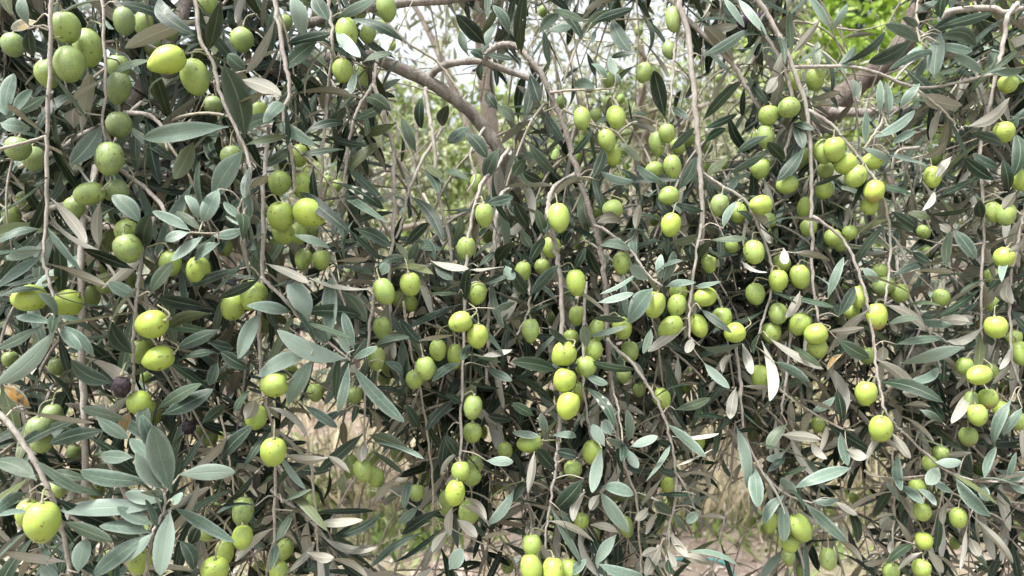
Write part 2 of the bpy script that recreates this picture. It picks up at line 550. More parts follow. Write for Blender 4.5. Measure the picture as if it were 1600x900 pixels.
M_STONE = simple_mat('pale_stone', (0.22, 0.19, 0.165), (0.38, 0.345, 0.31), 25, 0.9, 0.004)
def stone_mesh(k):
    r = np.random.default_rng(k)
    V, Fq = [], []
    nu, nv = 8, 6
    for a in range(nv + 1):
        ph = math.pi * a / nv
        for q in range(nu):
            th = 2 * math.pi * q / nu
            V.append([math.sin(ph) * math.cos(th), math.sin(ph) * math.sin(th), 0.6 * math.cos(ph)])
    V = np.array(V) * (1 + 0.0)
    D = r.normal(0, 1, (5, 3))
    for d in D:
        V *= (1 + 0.13 * np.sin(2.2 * V @ d))[:, None]
    for a in range(nv):
        for q in range(nu):
            Fq.append([a * nu + q, (a + 1) * nu + q, (a + 1) * nu + (q + 1) % nu, a * nu + (q + 1) % nu])
    return mesh_from('stone', V, np.array(Fq), [M_STONE], smooth=False)
STONES = [stone_mesh(k) for k in range(4)]
vs, fs, of = [], [], 0
for k in range(260):
    d = 2.6 + 3.5 * rng.random() ** 1.5
    x = (rng.random() - 0.5) * 1.7 * d
    me = STONES[k % 4]
    co = np.empty(len(me.vertices) * 3, np.float32); me.vertices.foreach_get('co', co)
    idx = np.empty(len(me.loops), np.int32); me.loops.foreach_get('vertex_index', idx)
    s = rng.uniform(0.008, 0.035)
    a = rng.random() * 6.28
    R = np.array([[math.cos(a), -math.sin(a), 0], [math.sin(a), math.cos(a), 0], [0, 0, 1]])
    vs.append(co.reshape(-1, 3) @ R.T * s + [x, d, float(ground_z(x, d)) + 0.2 * s]); fs.append(idx.reshape(-1, 4) + of); of += len(vs[-1])
o = link('gravel', mesh_from('gravel', np.vstack(vs), np.vstack(fs), [M_STONE], smooth=False))
o['kind'] = 'stuff'
thing(o, 'pale pebbles scattered on the reddish soil', 'gravel')

# a turquoise hose lying on the soil, seen through the gap low down
def on_ground(px, py):
    a, b = at(px, py, 1.0), at(px, py, 2.0)
    k = (0.012 - a[2]) / (b[2] - a[2])
    p = a + (b - a) * k
    p[2] = float(ground_z(p[0], p[1])) + 0.012
    return p
hp = smooth_path([on_ground(*q) for q in ((1010, 890), (1075, 872), (1120, 873), (1140, 885), (1150, 905), (1190, 935), (1270, 945))], 10)
v, f = tube_arrays(hp, 0.010, 8)
thing(link('garden_hose', mesh_from('garden_hose', v, f, [simple_mat('hose_plastic', (0.04, 0.13, 0.12), (0.07, 0.20, 0.18), 20, 0.4)])),
      'turquoise garden hose curving over the soil, seen through the low gap', 'hose')

# ---------------------------------------------------------------- trees further back
def scatter_crown(bag, centre, radii, n_clumps, per, lmin, lmax, clump_r, wr=0.22, droop=0.4, zmin=0.35, young=(0.0, 0.5)):
    for _ in range(n_clumps):
        u = unit(rng.normal(0, 1, 3))
        r = rng.random() ** 0.45
        c = centre + u * r * radii
        if c[2] < zmin:
            continue
        ax = unit(rng.normal(0, 1, 3) + [0, 0, -droop])
        for _k in range(per):
            b = c + ax * rng.uniform(-1, 1) * clump_r * 1.6 + rng.normal(0, clump_r * 0.35, 3)
            d = unit(rng.normal(0, 0.8, 3) + ax * 0.6 + [0, 0, -droop])
            L = rng.uniform(lmin, lmax)
            bag.add(b, b + d * L, unit(rng.normal(0, 0.7, 3) + [0, 0, 0.6]), L * wr * rng.uniform(0.8, 1.2), rng.normal(0, 0.05), rng.normal(0, 0.05),
                    rng.normal(0, 0.3), 0.2, rng.random(), rng.uniform(*young))

def grow_tree(name, label, base, lean, height, r0, centre, radii, mats, leaf_mats, n_limbs, crown):
    root = link(name, None, None, base)
    base = np.asarray(base, float)
    top = base + [lean[0], lean[1], height]
    pts = [base + [0, 0, -0.1], base + [lean[0] * 0.15, lean[1] * 0.15, height * 0.3], base + [lean[0] * 0.6, lean[1] * 0.6, height * 0.68], top]
    P = smooth_path(np.array(pts), 7)
    v, f = tube_arrays(P - base, np.linspace(r0 * 1.15, r0 * 0.6, len(P)), 10, 0.18)
    link('trunk', mesh_from('trunk', v, f, [mats]), root)
    for k in range(n_limbs):
        st = P[int(len(P) * rng.uniform(0.5, 0.98))]
        e = centre + unit(rng.normal(0, 1, 3)) * radii * rng.uniform(0.5, 0.9)
        mid = (st + e) / 2 + rng.normal(0, 0.12, 3) + [0, 0, 0.15]
        Q = smooth_path([st, mid, e], 7)
        v, f = tube_arrays(Q - base, np.linspace(r0 * 0.5, r0 * 0.08, len(Q)), 6, 0.15)
        link('limb', mesh_from('limb', v, f, [mats]), root)
    bag = LeafBag('far')
    crown(bag)
    R = np.array(bag.rows)
    R[:, 0:3] -= base; R[:, 3:6] -= base
    bag.rows = list(R)
    bag.link('crown', leaf_mats, root)
    thing(root, label, 'tree', 'trees standing behind the olive boughs')
    return root

OL = [M_UP, M_LO]
M_BRIGHT = blade_mat('bright_tree_leaf', [(0.22, 0.34, 0.05), (0.34, 0.48, 0.08), (0.50, 0.62, 0.18)], 0.55, 0.5)
M_MIDGREEN = blade_mat('fresh_tree_leaf', [(0.20, 0.29, 0.08), (0.33, 0.42, 0.14), (0.50, 0.57, 0.28)], 0.55, 0.5)
M_BRIGHT2 = blade_mat('light_green_tree_leaf', [(0.09, 0.15, 0.03), (0.17, 0.25, 0.06), (0.28, 0.36, 0.12)], 0.55, 0.4)
M_DARK = blade_mat('evergreen_leaf', [(0.02, 0.04, 0.02), (0.04, 0.065, 0.03), (0.06, 0.09, 0.05)], 0.6)
M_SUNLIT = blade_mat('sunlit_olive_leaf', [(0.22, 0.25, 0.13), (0.40, 0.43, 0.26), (0.56, 0.56, 0.44)], 0.7, 0.4)  # olive leaf colour lightened to stand in for sun on the back crowns

def gx(px, d):
    return (px - 800.0) / F_PX * d

def olive_behind(px, d, label, centre_z, radii, trunk_h, r0, lean, n, leaf_mats=OL, lsz=(0.05, 0.075), limbs=9):
    c = np.array([gx(px, d), d, centre_z])
    grow_tree('olive_tree', label, (c[0] - lean[0], d, 0.0), lean, trunk_h, r0, c, np.array(radii), M_TRUNK, leaf_mats, limbs,
              lambda bag: scatter_crown(bag, c, np.array(radii), n, 16, lsz[0], lsz[1], 0.10, young=(0.2, 0.9)))
olive_behind(740, 2.9, 'grey-trunked olive tree right behind the arching limb, its trunk leaning left', 2.9, (1.1, 0.8, 0.8), 2.6, 0.042, (-0.2, 0.1), 330, [M_SUNLIT, M_SUNLIT], limbs=4)
olive_behind(1000, 4.3, 'pale sunlit olive tree behind the upright twigs right of the arching limb', 2.3, (1.1, 0.9, 1.0), 1.9, 0.06, (0.1, 0.1), 300, [M_SUNLIT, M_SUNLIT])
olive_behind(330, 3.4, 'olive tree half hidden behind the dense boughs over the grey leaf fan', 1.7, (1.1, 0.7, 1.2), 1.5, 0.06, (-0.1, 0.1), 330)
olive_behind(1560, 3.6, 'olive tree behind the silvery boughs along the far edge', 1.6, (1.0, 0.8, 1.2), 1.4, 0.06, (0.15, 0.0), 330)
olive_behind(560, 6.2, 'far pale olive tree seen under the arching limb', 2.0, (1.5, 1.2, 1.0), 1.7, 0.09, (0.1, 0.0), 330, [M_SUNLIT, M_SUNLIT])
olive_behind(1180, 6.8, 'far pale olive tree between the upright twigs and the bright tree', 2.0, (1.3, 1.2, 1.1), 1.7, 0.09, (0.0, 0.1), 300, [M_SUNLIT, M_SUNLIT])

def broad_tree(name, label, px, d, centre_z, radii, h, r0, n, mat, lsz, lean=(0, 0)):
    c = np.array([gx(px, d), d, centre_z])
    grow_tree(name, label, (c[0], d, 0.0), lean, h, r0, c, np.array(radii), M_TRUNK, [mat, mat], 8,
              lambda bag: scatter_crown(bag, c, np.array(radii), n, 14, lsz[0], lsz[1], 0.2, 0.5, 0.5))
broad_tree('green_tree', 'bright yellow-green leafy tree behind the thick brown limb', 1400, 8.5, 3.0, (1.9, 1.2, 1.35), 2.8, 0.10, 420, M_BRIGHT, (0.09, 0.16))
broad_tree('green_tree', 'fresh green tree seen in the gap under the arching limb', 690, 10.0, 2.2, (2.0, 1.4, 1.2), 2.0, 0.10, 420, M_MIDGREEN, (0.09, 0.16))
broad_tree('green_tree', 'light green tree glimpsed behind the pale olive trees', 1040, 12.0, 2.6, (2.4, 1.5, 1.3), 2.4, 0.12, 420, M_BRIGHT2, (0.10, 0.17))
broad_tree('evergreen_tree', 'dark evergreen tree rising behind the bright yellow-green tree', 1270, 15.0, 5.2, (2.4, 2.0, 2.4), 5.5, 0.2, 600, M_DARK, (0.12, 0.2))
broad_tree('evergreen_tree', 'dark far tree behind the boughs near the shrivelled olive', 150, 14.0, 3.2, (3.0, 2.0, 2.6), 3.5, 0.2, 500, M_DARK, (0.12, 0.2))
broad_tree('green_tree', 'light green far tree behind the silvery boughs', 1640, 13.0, 3.0, (2.6, 2.0, 2.2), 3.0, 0.15, 450, M_BRIGHT2, (0.10, 0.17))
# the far edge of the field: a belt of scrub that reads as one mass
bag = LeafBag('far')
for k in range(46):
    px = -150 + k * 42 + rng.normal(0, 15)
    d = 24 + rng.normal(0, 2)
    scatter_crown(bag, np.array([gx(px, d), d, 0.9]), np.array([1.0, 0.8, rng.uniform(0.9, 1.6)]), 16, 12, 0.2, 0.34, 0.25, 0.5, 0.1, 0.1)
o = bag.link('scrub', [M_BRIGHT2, M_BRIGHT2], None)
thing(o, 'far belt of light green scrub along the end of the field', 'scrub')
# ---------------------------------------------------------------- the olive tree in front: where its wood, leaves and fruit are
# wood: kind | width at start, width at end (photo px at that depth) | x y layer, ...
WOOD = '''
limb|22 20|360 165 9, 430 118 7.5, 500 95 6, 560 86 5, 600 97 4, 660 123 4, 713 156 4, 757 200 4, 780 235 4, 800 280 4.5, 812 340 6, 850 450 10, 900 600 16, 940 800 22
limb|13 10|668 121 4, 690 104 3.6, 720 97 3.4, 755 97 3.2, 790 110 3.2, 832 124 3
branch|11 9|755 97 3.2, 765 80 2.8, 785 70 2.4, 808 73 2, 828 93 1.7, 850 125 1.5, 866 160 1.3, 885 210 1.2, 900 260 1.1, 915 310 1, 930 360 1, 940 400 1, 945 450 1.1, 950 540 1.2, 955 600 1.4, 957 660 1.6
branch|16 12|470 40 5, 540 20 4, 620 6 4, 700 0 4, 780 -12 4
limb|34 40|1470 -90 18, 1440 0 17, 1425 40 17, 1400 85 17, 1356 120 17, 1322 145 17, 1285 185 17, 1230 260 18, 1140 400 20, 1060 560 22, 1000 720 23, 960 900 24
branch|16 11|1300 174 16, 1350 176 14, 1400 172 12, 1470 165 11, 1560 150 10, 1640 140 9
branch|26 22|120 330 7, 165 240 6, 200 165 5, 222 138 5, 240 108 5, 270 60 5.5, 300 -20 6
twig|9 5|195 176 4, 233 180 3, 252 200 2.6, 262 235 2.4
twig|10 7|168 250 5, 187 265 4, 230 297 3.5, 258 332 3, 275 380 3
twig|10 7|170 190 5, 123 213 3.5, 80 240 3, 30 262 3
twig|12 9|40 340 4, 70 328 3.6, 112 314 3.6, 150 280 4.4
twig|8 5|82 -60 0.6, 80 0 0.5, 79 60 0.5, 76 150 0.5, 74 230 0.5, 73 320 0.5, 68 400 0.4, 78 440 0.3, 85 480 0.2, 90 512 0
twig|13 11|150 260 3.4, 143 300 2.8, 131 340 2.4, 127 400 2.2, 127 480 2.1, 128 560 2, 132 650 2, 133 780 2, 134 905 2
twig|6 4|158 -40 1.3, 163 40 1.2, 165 135 1.1, 162 170 1.1, 160 200 1.1, 168 228 1.1
twig|8 5|300 -60 0.8, 305 0 0.6, 312 60 0.5, 331 95 0.4, 346 150 0.3, 375 215 0.1, 390 255 0, 388 300 -0.1, 380 340 -0.2
twig|7 5|240 340 2, 222 397 1.3, 217 433 1, 213 473 0.8, 208 533 0.8, 210 585 0.8, 205 625 0.9
twig|9 6|425 -40 1.6, 433 27 1.4, 447 100 1.2, 453 140 1.1, 443 183 1.1, 457 250 1.1, 460 300 1.2
twig|8 5|420 200 1.6, 412 290 1.2, 410 433 0.8, 404 520 1, 410 600 1, 413 620 0.9, 425 670 0.8, 430 740 0.8, 428 850 0.8, 430 905 0.8
twig|7 4|407 433 0.6, 433 457 0.3, 480 507 0.1, 520 540 -0.1, 547 563 -0.2
twig|6 4|585 440 1.5, 583 463 1.3, 577 513 1.2, 572 567 1, 571 600 1, 570 690 0.8
twig|7 5|512 -30 1.4, 515 20 1.2, 520 70 1, 512 150 1.4, 505 230 1.6, 500 320 1.8, 497 400 1.8
twig|7 5|590 92 3.4, 580 135 2.6, 562 165 2.4, 548 205 2.2, 540 260 2.2, 537 320 2.2
twig|8 6|582 132 2.5, 600 173 2.3, 613 233 2.2, 616 297 2.1, 615 367 2, 610 402 1.9, 608 450 1.9, 611 520 2
twig|8 6|665 138 3.8, 670 180 2.8, 677 217 2.4, 683 283 2.2, 690 330 2.1, 703 378 2, 706 440 2
twig|7 5|693 198 2.8, 660 250 2.4, 640 293 2.2, 628 345 2.1, 618 372 2
twig|5 4|600 30 3, 636 66 2.6, 680 95 2.6, 705 125 2.5, 722 152 2.4
twig|6 4|757 200 3.6, 735 240 3, 742 275 2.8, 730 300 2.6
twig|7 5|795 230 3.6, 775 262 2, 752 290 1, 733 367 0.8, 728 417 0.7, 725 520 0.7, 722 600 0.6, 718 720 0.5, 712 760 0.5
twig|8 6|806 290 4, 780 312 2.4, 773 383 2, 767 450 2, 763 510 2, 760 600 2.1
twig|11 8|1052 -60 2, 1060 0 1.7, 1077 60 1.6, 1083 127 1.5, 1090 200 1.4, 1093 260 1.3, 1097 300 1.2, 1098 358 1.2, 1094 400 1.2
twig|10 7|1030 -20 2.4, 1073 29 2.2, 1100 55 2, 1144 100 1.8, 1162 129 1.7, 1187 169 1.5
twig|10 5|1160 -60 1, 1180 -8 0.9, 1203 30 0.8, 1233 90 0.7, 1257 157 0.7, 1265 217 0.7, 1268 300 0.7, 1268 360 0.7, 1270 440 0.7, 1279 505 0.6
twig|8 6|1140 -20 1.5, 1165 20 1.4, 1200 60 1.2, 1225 110 1.1, 1238 150 1.1, 1236 200 1.2, 1225 250 1.3
twig|7 5|1236 105 0.8, 1290 104 0.9, 1333 105 1, 1373 115 1, 1413 132 1, 1450 137 1, 1500 128 0.8, 1545 117 0.6, 1590 112 0.6
twig|7 4|1263 172 0.7, 1297 193 0.6, 1323 223 0.5, 1347 253 0.5, 1367 282 0.4, 1380 310 0.4, 1390 367 0.4, 1388 433 0.4, 1382 478 0.4
twig|6 4|1270 338 0.6, 1310 367 0.5, 1333 400 0.4, 1350 450 0.3, 1360 500 0.3, 1367 550 0.3, 1373 597 0.2, 1382 640 0.1, 1400 665 0.2, 1413 677 0.2, 1467 727 0.2, 1500 744 0.2, 1533 752 0.2, 1605 753 0.2
twig|6 4|1545 170 1.6, 1532 230 1.4, 1535 300 1.2, 1537 350 1.2, 1535 417 1.2, 1533 500 1.2, 1528 567 1.2, 1520 620 1.1
twig|6 4|1612 250 0.9, 1600 330 0.7, 1593 367 0.6, 1578 440 0.5, 1578 500 0.5, 1583 567 0.5, 1596 605 0.5
twig|10 8|905 268 3.2, 868 292 2.2, 856 318 1.6, 859 350 1.2, 870 400 1, 875 433 0.9, 878 517 0.8, 878 590 0.9, 874 653 1.2, 872 735 1.4
twig|6 4|1098 270 1.4, 1130 292 1.1, 1160 310 0.9, 1183 350 0.8, 1200 393 0.8, 1208 440 0.8, 1195 490 0.9, 1180 540 0.9
twig|6 4|928 352 0.8, 947 360 0.6, 987 393 0.4, 1013 430 0.1, 1035 447 -0.1
twig|6 4|1095 350 1.1, 1087 403 0.8, 1080 450 0.6, 1077 500 0.5, 1078 530 0.4
twig|7 4|950 530 1, 957 540 0.8, 987 567 0.6, 1010 600 0.5, 1033 640 0.4, 1047 683 0.4, 1055 733 0.4, 1055 783 0.4, 1045 833 0.4, 1045 905 0.4
twig|6 4|915 440 1.1, 912 510 0.8, 911 560 0.6, 912 610 0.5, 917 650 0.5, 922 670 0.5
twig|6 4|872 690 1, 868 730 0.7, 863 767 0.5, 855 817 0.4, 852 860 0.4
twig|5 4|960 650 1.5, 977 730 1.4, 995 780 1.3, 1000 850 1.3, 1002 905 1.3
twig|6 4|1150 540 0.9, 1157 600 0.7, 1160 667 0.6, 1180 717 0.4, 1200 747 0.3, 1230 773 0.2, 1268 786 0.1
twig|5 4|1205 590 1.1, 1227 615 1, 1267 643 0.8, 1310 667 0.6, 1335 673 0.5
twig|5 3|1350 735 1.2, 1363 743 1.1, 1400 747 1, 1447 743 0.8
twig|4 3|1450 740 0.7, 1490 770 0.5, 1530 792 0.5, 1570 814 0.5
twig|6 4|1400 400 1.8, 1407 433 1.5, 1433 487 1.4, 1453 523 1.3, 1470 580 1.3
twig|6 4|1240 480 1.1, 1233 547 1, 1227 600 1, 1220 650 1
twig|6 4|1060 40 2.2, 1054 80 2, 1052 110 2, 1045 190 1.9
twig|9 6|1590 5 1.5, 1575 25 1.3, 1567 70 1.2, 1558 110 1.2, 1545 170 1.4, 1537 200 1.6
twig|13 10|1470 30 2.2, 1490 17 1.9, 1547 13 1.6, 1570 20 1.5, 1605 10 1.5
twig|5 4|1433 140 1, 1467 167 0.8, 1490 193 0.8, 1497 215 0.8
twig|5 4|1440 -20 0.8, 1432 20 0.7, 1437 67 0.5
twig|11 8|-20 640 0, 0 648 0, 40 697 -0.2, 67 747 -0.3, 83 783 -0.3, 97 827 -0.2, 107 877 -0.1, 109 910 -0.1
twig|6 5|225 910 -0.1, 232 870 -0.3, 240 832 -0.6, 250 812 -0.6, 258 792 -0.6, 258 770 -0.6
twig|5 3|386 300 -.1, 372 330 -.05, 388 352 -.1, 340 364 -.05, 296 363 0
twig|5 3|1350 232 .4, 1362 214 .3, 1378 188 .4, 1384 140 .4
twig|7 5|-20 238 1, 0 233 0.8, 35 224 0.7, 72 213 0.6
twig|5 4|905 63 1.3, 890 100 1.2, 880 130 1.4
twig|5 3|860 145 1.3, 890 141 0.8, 930 140 0.6, 962 138 0.5
twig|5 3|955 595 1.2, 965 640 0.8, 975 700 0.2
twig|5 4|825 430 1.6, 828 470 1.4, 820 500 1.3, 806 525 1.3
twig|5 4|630 470 1.8, 640 540 1.7, 655 600 1.6, 668 680 1.5, 676 760 1.4, 676 850 1.3
twig|5 4|480 690 1.6, 490 760 1.4, 495 830 1.2, 497 900 1.2
twig|5 4|880 170 1.4, 925 195 1.4, 960 205 1.5, 985 235 1.6, 1010 260 1.8
twig|4 3|1395 700 1.5, 1396 780 1.3, 1395 850 1.2, 1396 905 1.2
twig|4 3|340 620 2, 355 700 1.6, 365 760 1.4, 372 840 1.2
twig|6 4|1437 230 1.6, 1400 240 1.8, 1395 300 1.8, 1410 360 1.9
'''
